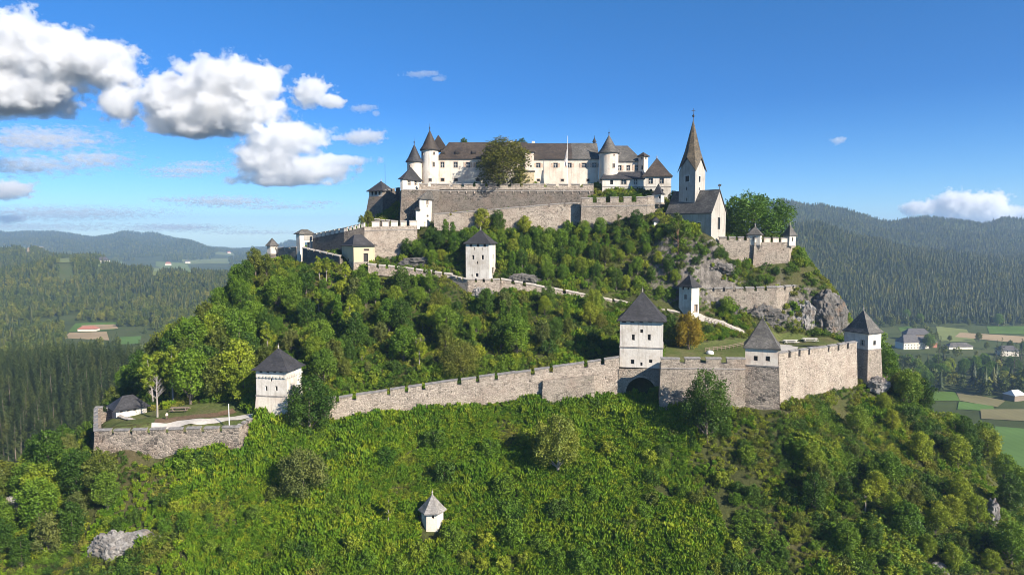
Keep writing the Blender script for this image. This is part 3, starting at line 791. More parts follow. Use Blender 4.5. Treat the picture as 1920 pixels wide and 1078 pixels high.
# stone gateway under it
def arch_wall(root, q, cx, spring, r, depth, mat):
    """face q with a round-arched opening: cx fraction along, spring height z, radius r"""
    mb = MB(); e = (q[1]-q[0]).normalized(); n = e.cross(Vector((0, 0, 1))).normalized()
    L = (q[1]-q[0]).length; z0, z1 = q[0].z, q[3].z
    c = q[0]+e*(cx*L); N = 20
    arc = [(c+e*(-r*math.cos(math.pi*k/N))+Vector((0, 0, spring-z0+r*math.sin(math.pi*k/N)))) for k in range(N+1)]
    l0, r0 = c-e*r, c+e*r
    mb.quad(q[0], l0, l0+Vector((0, 0, z1-z0)), q[3]); mb.quad(r0, q[1], q[2], r0+Vector((0, 0, z1-z0)))
    for k in range(N):
        a, b = arc[k], arc[k+1]
        mb.quad(a, b, Vector((b.x, b.y, z1)), Vector((a.x, a.y, z1)))
    bk = -n*depth
    ring = [l0]+arc+[r0]
    for a, b in zip(ring, ring[1:]): mb.quad(b, a, a+bk, b+bk)
    mb.face([p+bk for p in reversed(ring)])
    o = mb.build('gateway_wall', mat, root)
    v = MB()
    for k in range(N):
        a, b = arc[k], arc[k+1]
        ca = (a-(c+Vector((0, 0, spring-z0)))).normalized(); cb = (b-(c+Vector((0, 0, spring-z0)))).normalized()
        g = 0.03*r*math.pi/N
        f = n*0.05
        v.hexa([a+f, b+f, b-n*.3, a-n*.3], [a+ca*.55+f, b+cb*.55+f, b+cb*.55-n*.3, a+ca*.55-n*.3])
    v.build('arch_ring', MAT['stone_lt'], root)
    return o
pa, pb = P(1160, 691, Yg+.3), P(1238, 691, Yg-.3)
zb = Zv(790, Yg); q = [Vector((pa.x, pa.y, zb)), Vector((pb.x, pb.y, zb)), Vector((pb.x, pb.y, zbw)), Vector((pa.x, pa.y, zbw))]
cxm = P(1201.5, 735, Yg).x; arch_wall(gt, q, (cxm-pa.x)/(pb.x-pa.x), Zv(735, Yg), 3.55, 5.0, MAT['stone'])

# --- long lower wall climbing to the gate
curtain('curtain_wall', 'long pale rubble wall climbing from the left corner tower to the gate tower', 'wall',
        [(600, 749.5, 158.5), (695.6, 735.5, 160.5), (826.7, 716, 162), (964.8, 698, 163), (1067.5, 683.5, 163.8), (1161, 669.5, 164.6)],
        [(815, 0), (815, 0), (805, 0), (790, 0), (790, 0), (785, 0)], thick=1.5, nmer=(3, 4, 4, 3, 3), gap=0.95, mh=1.35, mat='stone_lt', batter=.05, loop=5.0, seed=3)
bt = thing('wall_buttress', 'grey block of thicker masonry against the long lower wall, under the climbing merlons', 'buttress', P(1066, 760, 162))
mb = MB(); a, b = P(1017, 715, 162.0), P(1115, 704, 162.6); a2, b2 = P(1017, 729, 162.0), P(1115, 718, 162.6)
mb.hexa([(a.x, a.y-.3, 76), (b.x, b.y-.3, 76), (b.x, b.y+2.5, 76), (a.x, a.y+2.5, 76)], [(a.x, a.y, a2.z), (b.x, b.y, b2.z), (b.x, b.y+2.5, b2.z), (a.x, a.y+2.5, a2.z)])
mb.hexa([(a.x+.1, a.y+.25, a2.z-.02), (b.x-.1, b.y+.25, b2.z-.02), (b.x-.1, b.y+2.4, b2.z-.02), (a.x+.1, a.y+2.4, a2.z-.02)], [(a.x+.1, a.y+.3, a.z), (b.x-.1, b.y+.3, b.z), (b.x-.1, b.y+2.4, b.z), (a.x+.1, a.y+2.4, a.z)])
mb.build('masonry', MAT['stone'], bt)

# --- wall right of the gate, with its return beside the arch
curtain('bastion_wall', 'tall grey-brown bastion wall with merlons between the gate tower and the squat pyramid-roofed tower', 'wall',
        [(1237.5, 668, 163.8), (1239.5, 671, 156.5), (1398, 672.5, 156.0)], [(800, 0), (800, 0), (800, 0)], thick=1.6, nmer=(0, 4), gap=1.3, mh=1.2, mat='stone', batter=.03, string=-1.0, loop=3.6, seed=5)
# --- squat tower on the salient
Ys = 154.6
pl = front_plan(1397.5, 1460, Ys, 7.5, 652, 20)
tower('salient_tower', 'squat white tower with mottled grey pyramid roof on a battered stone salient', 'tower', pl, Zv(688, Ys), Zv(653, Ys), Zv(596, Ys+3.5), 'cream', 'greyroof',
      [(0, (1413.3, 667, 1420.5, 676.5), D), (0, (1435.7, 667.5, 1443.5, 677.5), D)], over=0.45, flare=0.22, bands=((Zv(688.5, Ys), .28, .22, 'trim'),), base=(Zv(800, Ys), 'ashlar', 0.75))
clear(pl, 1.5)
# --- wall running back to the right tower
curtain('bastion_wall', 'sunlit pale rubble wall with square merlons between the squat tower and right corner tower', 'wall',
        [(1461, 661.5, 155.8), (1535, 651.5, 165.0), (1607, 640.5, 175.2)], [(800, 0), (790, 0), (770, 0)], thick=1.5, nmer=(4, 4), gap=0.9, mh=1.5, mat='stone_lt', batter=.06, loop=4.5, seed=8)
# --- right corner tower
Yr = 175.5
pl = square_plan(1582.5, 1628, 1652, Yr, 640, ratio=0.8)
tower('corner_tower', 'white corner tower with grey shingled pyramid roof, outermost on the right of the lower wall', 'tower', pl, Zv(657, Yr), Zv(624, Yr), Zv(582, Yr+3), 'white', 'greyroof',
      [(0, (1614.6, 637.6, 1620.3, 647.6), 'glass', 'frame'), (1, (1637.5, 639, 1642, 647), D)], over=0.45, flare=0.3, bands=((Zv(657.5, Yr), .28, .16, 'trim'),), base=(Zv(735, Yr), 'stone', 0.6))
clear(pl, 1.2)
# --- left corner tower
Yl = 154.5
pl = square_plan(480.5, 538, 566, Yl, 730, ratio=0.9)
lt = tower('corner_tower', 'white corner tower with dark slate roof at the left end of the long lower wall', 'tower', pl, Zv(744, Yl), Zv(693.5, Yl), Zv(652, Yl+4), 'white', 'slate',
      [(0, (497, 723.5, 501.5, 732.5), D), (0, (515.5, 723.5, 520.5, 732.5), D), (0, (506.8, 708.5, 510.2, 715), D)] +
      [(0, (u, 694, u+6, 698.8), D) for u in (486, 499, 511.5, 523.5)] + [(1, (u, 688+0.0, u+3.2, 694.5), D) for u in (543, 551)] + [(1, (547, 722, 551, 731), D)] +
      [(0, (492, 771, 497, 777), D, 'frame', False, 'window', 'base')], over=0.75, flare=0.28, bands=((Zv(745, Yl), .26, .16, 'trim'),), base=(Zv(800, Yl), 'cream', 0.5), batter=0.0)
corbel_row(lt, pl, (0, 1), Zv(705.5, Yl), 9, MAT['white'])
clear(pl, 1.0)
# --- lower left bastion
curtain('bastion_wall', 'low left bastion wall of large blackened blocks with broad merlons below the gravel path', 'wall',
        [(177, 765.5, 163.0), (176.5, 807, 147.5), (447, 800.5, 147.0), (473, 783.5, 152.5)], [(885, 0), (905, 0), (885, 0), (860, 0)], thick=1.3, nmer=(6, 8, 3), gap=0.85, mh=1.15, mat='ashlar', batter=.09, loop=3.0, seed=2)
curtain('parapet_wall', 'short crenellated parapet at the back left corner of the lower left bastion', 'wall',
        [(178, 764, 163.4), (212, 764, 164.0)], [(800, 0), (800, 0)], thick=.9, nmer=(2,), gap=1.1, mh=1.3, mat='stone', batter=.0, loop=0)
curtain('parapet_wall', 'small inner parapet with slanting coping stones beside the hip-roofed guard hut', 'wall',
        [(221, 780, 160.5), (281, 796, 154.5)], [(800, 0), (806, 0)], thick=.9, nmer=(7,), gap=.5, mh=0.8, mat='stone', capm='caplight', batter=.0)
Yh = 161.0
pl = square_plan(206, 217, 275, Yh, 765, theta=47)
tower('guard_hut', 'low white guard hut with dark hipped slate roof inside the left bastion', 'hut', pl, Zv(800, Yh), Zv(768, Yh), Zv(744.5, Yh+2), 'white', 'slate',
      [(1, (225, 769, 231, 772.5), D), (1, (238, 767, 243.5, 770.5), D), (1, (250, 765.5, 256, 769), D), (1, (256, 782, 265, 796), 'wood', None, False, 'door')], over=0.7, flare=0.2, ridge=(1, 0.33), finial=False)
clear(pl, 1.0)
# --- hexagonal sentry house in the meadow
c = P(811, 985, 133.5)
hexp = [Vector((c.x+2.15*math.cos(R(a)), c.y+2.15*math.sin(R(a)))) for a in (-118, -58, 2, 62, 122, 182)]
Yq = 132.0
tower('sentry_house', 'small six-sided stone sentry house with silver shingled roof standing alone in the meadow', 'sentry house', hexp, c.z-2.0, Zv(958.5, Yq), Zv(925.5, c.y), 'cream', 'silverroof',
      [(0, (809.4, 963, 814, 972), D), (5, (796, 962, 799.5, 973), D)], over=0.62, flare=0.12)
clear(hexp, 0.9); CLEAR.append([(c.x-2.4, c.y-4.6), (c.x+2.6, c.y-4.6), (c.x+2.6, c.y), (c.x-2.4, c.y)])

# ================================================================== the middle ring
Ym = 205.0
pl = square_plan(873.4, 917.5, 929, Ym, 490, ratio=0.9)
tower('mid_tower', 'tall white square tower with dark pyramid roof in the wood at mid hill', 'tower', pl, Zv(523, Ym), Zv(455.5, Ym), Zv(430.5, Ym+4), 'white', 'slate',
      [(0, (u, 456, u+5.2, 463), D) for u in (880.3, 893.6, 906.2)] + [(0, (885, 478.5, 889.2, 486.5), D), (0, (902.6, 478.2, 907, 486.3), D), (0, (889, 464, 890.8, 469), D), (0, (902.8, 464, 904.6, 469), D), (0, (894, 490, 896.2, 495), D), (0, (891.8, 512.5, 897, 519), D), (0, (883.6, 514, 886, 518.5), D),
       (1, (922.6, 502, 926.4, 512), D, 'frame'), (1, (923.5, 478, 926, 486), D)], over=0.6, flare=0.2)
clear(pl, 1.0)
curtain('retaining_wall', 'small crenellated bastion of pale stone at the foot of the white middle tower', 'wall',
        [(846, 517, 206.5), (877, 524, 202.6), (937, 523, 203.0), (940, 520, 208)], [(545, 0), (552, 0), (552, 0), (545, 0)], thick=1.0, nmer=(3, 4, 0), gap=.8, mh=.9, mat='stone_lt', batter=.05, loop=4, mmat='stone_lt', capm='caplight')
curtain('path_wall', 'low parapet with pale copings following the path right of the middle tower', 'wall',
        [(940, 523.5, 204.5), (1005, 535, 204.5), (1085, 550, 205.0), (1172, 566.5, 205.0), (1275, 586, 202.5)], [(545, 0), (556, 0), (572, 0), (588, 0), (604, 0)], thick=1.0, nmer=(3, 3, 4, 4), gap=1.0, mh=.9, mat='stone_lt', batter=.02, capm='caplight', capslope=0.3)
curtain('path_wall', 'low parapet with pale copings between the ochre gatehouse and the middle tower', 'wall',
        [(690, 495.5, 210.5), (760, 502, 210.0), (848, 514.5, 207.0)], [(515, 0), (520, 0), (530, 0)], thick=1.0, nmer=(4, 5), gap=1.0, mh=.9, mat='stone_lt', batter=.02, capm='caplight', capslope=0.3)
# --- small tower on the path
Yt = 200.0
pl = square_plan(1273.2, 1296.8, 1311.4, Yt, 540, ratio=0.8)
tower('path_tower', 'small white gate tower with dark slate roof on the path behind the yellowing tree', 'tower', pl, Zv(600, Yt), Zv(537, Yt), Zv(514.5, Yt+2.6), 'white', 'slate',
      [(0, (1279, 537.4, 1282.6, 543.5), D), (0, (1288.8, 537.4, 1292.2, 543.5), D), (0, (1284, 553, 1287, 560.5), D, 'frame'), (1, (1302, 571.5, 1307.4, 585), 'wood', 'frame', False, 'door')], over=0.5, flare=0.25, finial=False)
clear(pl, 1.0)
curtain('terrace_wall', 'grey terrace wall with copings above the rock face, right of the small path tower', 'wall',
        [(1318, 540.5, 207.0), (1456, 538.5, 205.6), (1502, 534.5, 211), (1541, 530.5, 216.0)], [(585, 0), (592, 0), (585, 0), (570, 0)], thick=1.2, nmer=(7, 3, 2), gap=.8, mh=1.1, mat='stone', batter=.08, loop=0, capslope=.25, capm='cap')
# --- ochre gatehouse
Yy = 212.0
pl = square_plan(641, 663, 702.5, Yy, 475, ratio=0.8)
tower('ochre_gatehouse', 'ochre gatehouse with bell-cast dark slate roof below the great left wall', 'gatehouse', pl, Zv(492, Yy), Zv(459.5, Yy), Zv(440, Yy+4), 'yellow', 'slate',
      [(1, (681.7, 475.5, 690, 491), D, 'frame', False, 'doorway'), (1, (682.5, 466.8, 691.7, 470), D, 'frame'), (0, (651.3, 485, 654.3, 490), D)], over=0.7, flare=0.75, ridge=(1, 0.32), finial=False, bands=((Zv(493, Yy), .25, .15, 'trim'),), base=(Zv(530, Yy), 'stone_lt', 0.3))
clear(pl, 1.0)
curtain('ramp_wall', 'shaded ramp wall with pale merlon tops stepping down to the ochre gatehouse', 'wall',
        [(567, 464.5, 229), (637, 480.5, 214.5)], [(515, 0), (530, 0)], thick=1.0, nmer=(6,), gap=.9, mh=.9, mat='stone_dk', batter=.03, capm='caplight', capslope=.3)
# --- square open gatehouse on the far left
Yo = 231.0
pl = square_plan(555.5, 562, 587, Yo, 450, theta=38)
og = thing('open_gatehouse', 'narrow white gatehouse with flat hipped roof and see-through opening left of the great wall', 'gatehouse', (pl[1].x, pl[1].y, 110))
mb = MB(); zt, z0 = Zv(437.5, Yo), 109.0
lo, hi = up(pl, z0), up(pl, zt)
q0, q1 = [lo[0], lo[1], hi[1], hi[0]], [lo[1], lo[2], hi[2], hi[1]]
q2, q3 = [lo[2], lo[3], hi[3], hi[2]], [lo[3], lo[0], hi[0], hi[3]]
facade(mb, q0, []); facade(mb, q2, []); zz = lambda v: (Zv(v, Yo+2)-z0)/(zt-z0)
facade(mb, q1, [(.36, .80, zz(466), zz(454))], 0.7, back=False); facade(mb, q3, [(.2, .64, zz(467), zz(453))], 0.7, back=False); mb.face(hi)
mb.build('wall', MAT['white'], og)
n_ = (q1[1]-q1[0]).cross(q1[3]-q1[0]).normalized(); mb = MB()
a, b = bil(q1, .3, zz(450.5)), bil(q1, .97, zz(450.5)); c_, d_ = bil(q1, .97, zz(439)), bil(q1, .3, zz(439))
mb.hexa([a+n_*.02, b+n_*.02, b+n_*.16, a+n_*.16], [d_+n_*.02, c_+n_*.02, c_+n_*.16, d_+n_*.16]); mb.build('drawbridge_panel', MAT['grayplaster'], og)
pyramid(og, pl, zt, Zv(430, Yo+2), .6, MAT['greyroof'], .1, ridge=(1, .28), finial=False)
clear(pl, 1.0)
curtain('link_wall', 'low weathered wall between the small turret and the open gatehouse at the far left', 'wall',
        [(520, 465, 240), (556, 463, 232)], [(495, 0), (495, 0)], thick=1.0, nmer=(3,), gap=1.0, mh=.8, mat='stone', batter=.03, capm='caplight')
c = P(511, 480, 241)
hexp = [Vector((c.x+1.85*math.cos(R(a)), c.y+1.85*math.sin(R(a)))) for a in (-150, -90, -30, 30, 90, 150)]
tower('corner_turret', 'tiny white turret with grey pointed roof at the far left tip of the upper wall', 'turret', hexp, Zv(476, 240), Zv(459.5, 240), Zv(446, 241), 'white', 'greyroof', [(0, (508, 464, 510.5, 469), D), (1, (515, 464, 517, 469), D)], over=.45, flare=.15, finial=False, base=(Zv(500, 240), 'stone_dk', .3))
clear(hexp)
# --- great left wall
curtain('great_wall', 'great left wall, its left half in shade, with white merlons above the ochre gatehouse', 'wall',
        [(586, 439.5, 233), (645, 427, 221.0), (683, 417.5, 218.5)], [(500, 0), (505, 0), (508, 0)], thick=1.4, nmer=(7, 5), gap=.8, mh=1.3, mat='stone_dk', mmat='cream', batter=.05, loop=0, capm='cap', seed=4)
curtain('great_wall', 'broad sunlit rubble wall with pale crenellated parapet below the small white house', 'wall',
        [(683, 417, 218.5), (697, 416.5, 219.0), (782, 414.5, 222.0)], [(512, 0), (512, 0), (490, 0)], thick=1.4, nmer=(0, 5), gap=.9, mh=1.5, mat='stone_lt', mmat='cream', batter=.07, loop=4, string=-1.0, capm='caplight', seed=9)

# ================================================================== church and its bastion
th = 43
pl = square_plan(1250.5, 1334, 1361, 212.0, 400, theta=th)
ch = thing('church', 'white church nave with mossy shingle roof beside the pointed church tower', 'church', (pl[1].x, pl[1].y, 113))
ze = Zv(397, 212); A, B, C_, D_ = pl
rh = Zv(357, 216)
# gable building: long faces 0 (A-B) and 2, gables 1 and 3
cw = [(0, (1307, 417, 1313.5, 440), D, 'framewhite'), (0, (1268, 420, 1273, 440), D, 'framewhite'), (1, (1346, 408, 1350, 430), D)]
body(ch, 'wall', pl, 112, ze, MAT['church'], cw)
m0, m1 = (A+D_)/2, (B+C_)/2
R0, R1 = Vector((*m0, rh)), Vector((*m1, rh))
mb = MB()
for (x, y, r_) in ((B, C_, R1), (D_, A, R0)):
    x3, y3 = Vector((*x, ze)), Vector((*y, ze)); i3 = (x3-y3).cross(Vector((0, 0, 1))).normalized()
    if i3.dot(r_-Vector(((A+C_).x/2, (A+C_).y/2, rh))) > 0: i3 = -i3
    k = i3*0.5
    mb.hexa([x3, y3, y3+k, x3+k], [r_+Vector((0, 0, -.001)), r_, r_+k, r_+k+Vector((0, 0, -.001))])
mb.build('gable', MAT['church'], ch)
mb = MB(); dd = (B-A).normalized(); wd = (C_-B).normalized()
for (e0, e1, sg) in ((A, B, -1), (D_, C_, 1)):
    o = wd*sg*0.45; f0, f1 = e0-dd*.35+o, e1+dd*.30+o
    sl = (rh-ze)/(B-C_).length*2
    z_ = ze-.45*sl
    a0, a1 = Vector((*f0, z_)), Vector((*f1, z_)); t0, t1 = Vector((*(m0-dd*.35), rh)), Vector((*(m1+dd*.30), rh))
    h = Vector((0, 0, .28))
    mb.hexa([a0, a1, t1, t0], [a0+h, a1+h, t1+h, t0+h])
mb.build('roof', MAT['greyroof'], ch)
mb = MB(); g = R1+Vector((0, 0, .2)); mb.tube([g, g+Vector((0, 0, 1.6))], [.09, .07]); mb.hexa([g+Vector((-.5, -.1, 1.0)), g+Vector((.5, -.1, 1.0)), g+Vector((.5, .1, 1.0)), g+Vector((-.5, .1, 1.0))], [g+Vector((-.2, -.1, 1.7)), g+Vector((.6, -.1, 1.6)), g+Vector((.6, .1, 1.6)), g+Vector((-.2, .1, 1.7))])
mb.build('weathercock', MAT['metal'], ch)
clear(pl, 1.5)
# quoins on the nave corner
mb = MB()
for k in range(14):
    z = 113.5+k*1.0; w = .75 if k % 2 else .5
    for d_, s_ in ((-dd, wd), (wd, -dd)):
        pass
    p0 = Vector((B.x, B.y)); pq = [p0-dd*w, p0+Vector((0, 0)), p0+wd*(1.25-w)]
    o1 = -wd*0.05; o2 = dd*0.05
    mb.hexa([(*(p0-dd*w+o1), z), (*(p0+o1+o2), z), (*(p0+dd*-.02-wd*-.2), z), (*(p0-dd*w+wd*.2), z)], [(*(p0-dd*w+o1), z+.8), (*(p0+o1+o2), z+.8), (*(p0+dd*-.02-wd*-.2), z+.8), (*(p0-dd*w+wd*.2), z+.8)])
mb.build('quoins', MAT['grayplaster'], ch)
# church tower
Yc = 218.0
pl = square_plan(1272.8, 1303, 1321.8, Yc, 360)
ct = thing('church_tower', 'slender church tower with tall pointed lichened spire and gabled belfry', 'church tower', (pl[1].x, pl[1].y, 118))
ze = Zv(319, Yc)
def arch_win(r): return r
body(ct, 'wall', pl, 117, ze, MAT['church'], [(0, (1284.8, 330, 1292.5, 341), D, 'framewhite'), (1, (1310.2, 330, 1313.2, 342), D, 'framewhite'), (0, (1286.3, 351, 1288.4, 357), D), (0, (1286.3, 371.5, 1288.4, 377), D), (1, (1310.5, 352, 1312, 357), D)])
cc = (pl[0]+pl[2])/2; zg = Zv(296.5, Yc+1); zs = Zv(224, cc.y)
mb = MB(); sp = MB()
apex = Vector((*cc, zs)); ring = []
for i in range(4):
    a, b = pl[i], pl[(i+1) % 4]; m = (a+b)/2
    nn = Vector(((b-a).y, -(b-a).x)).normalized()
    a3, b3, m3 = Vector((*a, ze)), Vector((*b, ze)), Vector((*m, zg)); k = Vector((*(-nn*.4), 0))
    mb.hexa([a3, b3, b3+k, a3+k], [m3-Vector((0, 0, .001)), m3, m3+k, m3+k-Vector((0, 0, .001))])
    ring += [Vector((*poly_ring(pl, .4)[i], ze-.25)), Vector((*(m+nn*.4), zg+.35))]
mb.build('gable', MAT['church'], ct)
sq = (pl[1]-pl[0]).length/2
for i in range(8):
    a, b = ring[i], ring[(i+1) % 8]
    # broach: pinch in above the gables, then straight to the point
    def pin(p, i): 
        zp = zg+1.6; ang = math.atan2(p.y-cc.y, p.x-cc.x); r_ = sq*0.86
        return Vector((cc.x+r_*math.cos(ang), cc.y+r_*math.sin(ang), zp+0.8))
    pa_, pb_ = pin(a, i), pin(b, i+1)
    sp.face((a, b, pb_, pa_)); sp.face((pa_, pb_, apex))
    sp.face((b, a, a-Vector((0, 0, .25)), b-Vector((0, 0, .25))))
sp.build('spire', MAT['spireroof'], ct)
mb = MB(); mb.lathe((cc.x, cc.y), [(.12, zs-.5), (.10, zs+.6), (.38, zs+.85), (.38, zs+1.2), (.07, zs+1.5), (.05, zs+3.4)], 8)
mb.hexa([(cc.x-.6, cc.y-.05, zs+2.6), (cc.x+.6, cc.y-.05, zs+2.6), (cc.x+.6, cc.y+.05, zs+2.6), (cc.x-.6, cc.y+.05, zs+2.6)], [(cc.x-.6, cc.y-.05, zs+2.75), (cc.x+.6, cc.y-.05, zs+2.75), (cc.x+.6, cc.y+.05, zs+2.75), (cc.x-.6, cc.y+.05, zs+2.75)])
mb.build('cross', MAT['metal'], ct)
mb = MB(); B = pl[1]; dd = (pl[1]-pl[0]).normalized(); wd = (pl[2]-pl[1]).normalized()
for cor, d1, d2 in ((pl[1], -dd, wd),):
    for k in range(18):
        z = ze-1.0-k*1.0; w = .8 if k % 2 else .5
        p0 = cor; o1 = -wd*.05; o2 = dd*.05
        for pts in ([p0-dd*w+o1, p0+o1+o2, p0+wd*.3, p0-dd*w+wd*.3], ):
            mb.hexa([(*p, z) for p in pts], [(*p, z+.85) for p in pts])
mb.build('quoins', MAT['grayplaster'], ct)
clear(pl, .5)
# bastion beside the church
curtain('church_wall', 'low shaded wall with merlons running from the church to the small bastion', 'wall',
        [(1349, 444.5, 213.5), (1414, 445, 214.6)], [(485, 0), (500, 0)], thick=1.0, nmer=(4,), gap=.9, mh=1.0, mat='stone', batter=.04, seed=1)
curtain('church_bastion', 'block-like stone bastion with pale parapet and two pointed turrets right of the church', 'bastion',
        [(1404, 443, 220), (1415, 446.5, 213.5), (1479, 446, 214.5), (1492, 444, 221)], [(505, 0), (520, 0), (520, 0), (505, 0)], thick=1.2, nmer=(1, 4, 1), gap=.9, mh=1.3, mat='stone', mmat='cream', batter=.06, loop=3.5, string=None, seed=6)
pl = square_plan(1402, 1425.5, 1429, 213.0, 445, ratio=1.0)
tower('bastion_turret', 'pale square turret with small shuttered window on the left corner of the church bastion', 'turret', pl, Zv(460, 213), Zv(439, 213), Zv(424.5, 215), 'cream', 'greyroof', [(0, (1412, 444, 1417, 451), 'shutter', 'frame')], over=.4, flare=.2, bands=((Zv(461, 213), .3, .12, 'trim'),), base=(Zv(468, 213), 'stone', -.25))
pl = square_plan(1468.6, 1480.5, 1492, 214.0, 445)
tower('bastion_turret', 'white turret with tall grey pointed roof on the right corner of the church bastion', 'turret', pl, Zv(461, 214), Zv(440.5, 214), Zv(420.5, 216), 'white', 'greyroof', [(0, (1478, 446, 1480, 452), D), (1, (1485, 445.5, 1487.5, 452.5), D)], over=.4, flare=.25, bands=((Zv(462, 214), .3, .12, 'trim'),))

# ================================================================== the upper castle
# lower long wall
curtain('upper_wall', 'weathered long wall climbing right, below the cornice wall of the palace', 'wall',
        [(814, 401.5, 225.5), (876, 397, 225.5), (951, 390.5, 225.5), (1000, 386, 225.6), (1088, 379.5, 226.0)], [(440, 0), (440, 0), (440, 0), (440, 0), (440, 0)], thick=1.4, nmer=(2, 3, 2, 3), gap=.8, mh=.9, mat='stone_lt', batter=.06, loop=3.5, capm='trim', seed=12)
# upper long wall with corbelled cornice
cwp = [(786, 344.5, 235), (823, 345.5, 235.5), (1000, 345.2, 236), (1113, 346, 236)]
cw_ = curtain('palace_wall', 'long dark stone terrace wall with corbelled cornice and flat merlons under the palace', 'wall', cwp, [(410, 0), (410, 0), (410, 0), (410, 0)], thick=1.4, nmer=(2, 8, 5), gap=1.0, mh=1.0, mat='stone_dk', mmat='stone_lt', batter=.05, string=-1.15, capm='trim', seed=13)
mb = MB()
for i in range(3):
    a, b = P(*cwp[i]), P(*cwp[i+1]); m = int((b-a).length/2.6)
    for k in range(m):
        p = a.lerp(b, (k+.5)/m); mb.obox((p.x, p.y-.1), (b-a).xy, Vector((-(b-a).y, (b-a).x)), .32, .55, p.z-3.1, p.z-2.4)
mb.build('corbels', MAT['stone_lt'], cw_)
# parapet band of paler stone above the cornice
mb = MB(); a, b = P(786, 350, 235), P(1113, 351, 236)
mb.hexa([(a.x, a.y-.09, a.z-1.0), (b.x, b.y-.09, b.z-1.0), (b.x, b.y+.3, b.z-1.0), (a.x, a.y+.3, a.z-1.0)], [(a.x, a.y-.09, a.z-.02), (b.x, b.y-.09, b.z-.02), (b.x, b.y+.3, b.z-.02), (a.x, a.y+.3, a.z-.02)])
mb.build('parapet_band', MAT['stone_lt'], cw_)
# right bastion
curtain('crenellated_bastion', 'dark block bastion with five broad crenels in front of the pavilion, left of the church', 'bastion',
        [(1089, 371.5, 232), (1090.5, 371.5, 223), (1214, 369, 222.5), (1226, 368, 223), (1244, 369, 229)], [(445, 0), (445, 0), (445, 0), (445, 0), (445, 0)], thick=1.4, nmer=(0, 5, 1, 0), gap=1.5, mh=1.6, mat='stone', mmat='stone_lt', batter=.04, string=-1.0, loop=4.5, capm='trim', seed=14)
pl = square_plan(1223, 1240, 1245.6, 222.2, 370, ratio=.9)
tower('bastion_turret', 'little white watch turret with concave dark roof on the corner of the crenellated bastion', 'turret', pl, Zv(380, 222), Zv(362.5, 222), Zv(344, 223.5), 'white', 'slate', [(0, (1234.5, 367, 1238.5, 372.5), D)], over=.3, flare=.8, finial=False, base=(Zv(383, 222), 'stone', .1))
# left bastion under the small house
blp = [P(u, 355, Y) for u, Y in ((749, 247), (753, 228.6), (823, 231.5), (826, 240))]
lb = thing('battered_bastion', 'steep dark battered bastion under the little twin-windowed house at the left of the palace', 'bastion', (blp[1].x, blp[1].y, 118))
mb = MB(); zt = Zv(356, 229)
out = poly_ring([Vector(p.xy) for p in blp], 1.3)
mb.hexa(up(out, 116), up([Vector(p.xy) for p in blp], zt)); mb.build('wall', MAT['stone_dk'], lb)
band(lb, 'string_course', [Vector(p.xy) for p in blp], zt-.15, .3, .15, MAT['trim'])
Yb = 229.5
pl = square_plan(750.5, 755, 790, Yb, 340, theta=26)
tower('bastion_house', 'little white house with two dark windows and slate hip roof on the battered bastion', 'house', pl, zt+.1, Zv(334.5, Yb), Zv(312, Yb+3), 'white', 'slate',
      [(1, (764.5, 339, 769.5, 347), 'glass', 'frame'), (1, (777, 339, 782, 347), 'glass', 'frame')], over=.5, flare=.2, finial=False)
# small white house in front
Yw = 224.0
pl = square_plan(785.5, 787.5, 822.5, Yw, 385, theta=25)
tower('white_house', 'tall narrow white house with grey hip roof in front of the cornice wall', 'house', pl, Zv(425, Yw), Zv(371.5, Yw), Zv(355.5, Yw+2.5), 'white', 'greyroof',
      [(1, (799.5, 376.5, 803, 383), D, 'frame'), (1, (800, 385, 802, 388.5), D), (1, (800, 403, 804, 407), D)], over=.5, flare=.1, finial=False)
clear(pl, .8)
# far left pavilion with bastion
Yp = 241.0
pl = square_plan(692, 717, 737.5, Yp, 365)
tower('lookout_pavilion', 'lone pavilion with dark pyramid roof on the leftmost upper bastion', 'pavilion', pl, Zv(368, Yp), Zv(357, Yp), Zv(339.5, Yp+4), 'cream', 'slate', [(0, (696, 359.5, 700, 366), D), (0, (702, 359, 707, 365.5), D), (0, (709.5, 359, 713.5, 366), D), (1, (724, 359, 729, 364), D)], over=.7, flare=.15, base=(Zv(415, Yp), 'stone_dk', 1.2))
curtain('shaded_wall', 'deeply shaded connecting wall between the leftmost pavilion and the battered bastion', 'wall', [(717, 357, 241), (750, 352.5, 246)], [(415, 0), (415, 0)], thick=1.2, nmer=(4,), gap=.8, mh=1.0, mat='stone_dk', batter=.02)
mb = MB(); p = P(722.5, 360, 243); mb.tube([(p.x, p.y, p.z-4), (p.x, p.y, Zv(308, 243))], [.09, .05])
tag(mb.build('antenna_mast', MAT['metal']), 'thin antenna mast rising beside the leftmost lookout pavilion', 'mast')
curtain('stepped_parapet', 'short parapet with dark stepped copings below the leftmost pavilion', 'wall', [(702, 411, 226), (742, 414.5, 225)], [(440, 0), (440, 0)], thick=1.0, nmer=(4,), gap=.5, mh=.8, mat='stone_dk', batter=.02, capm='caplight')

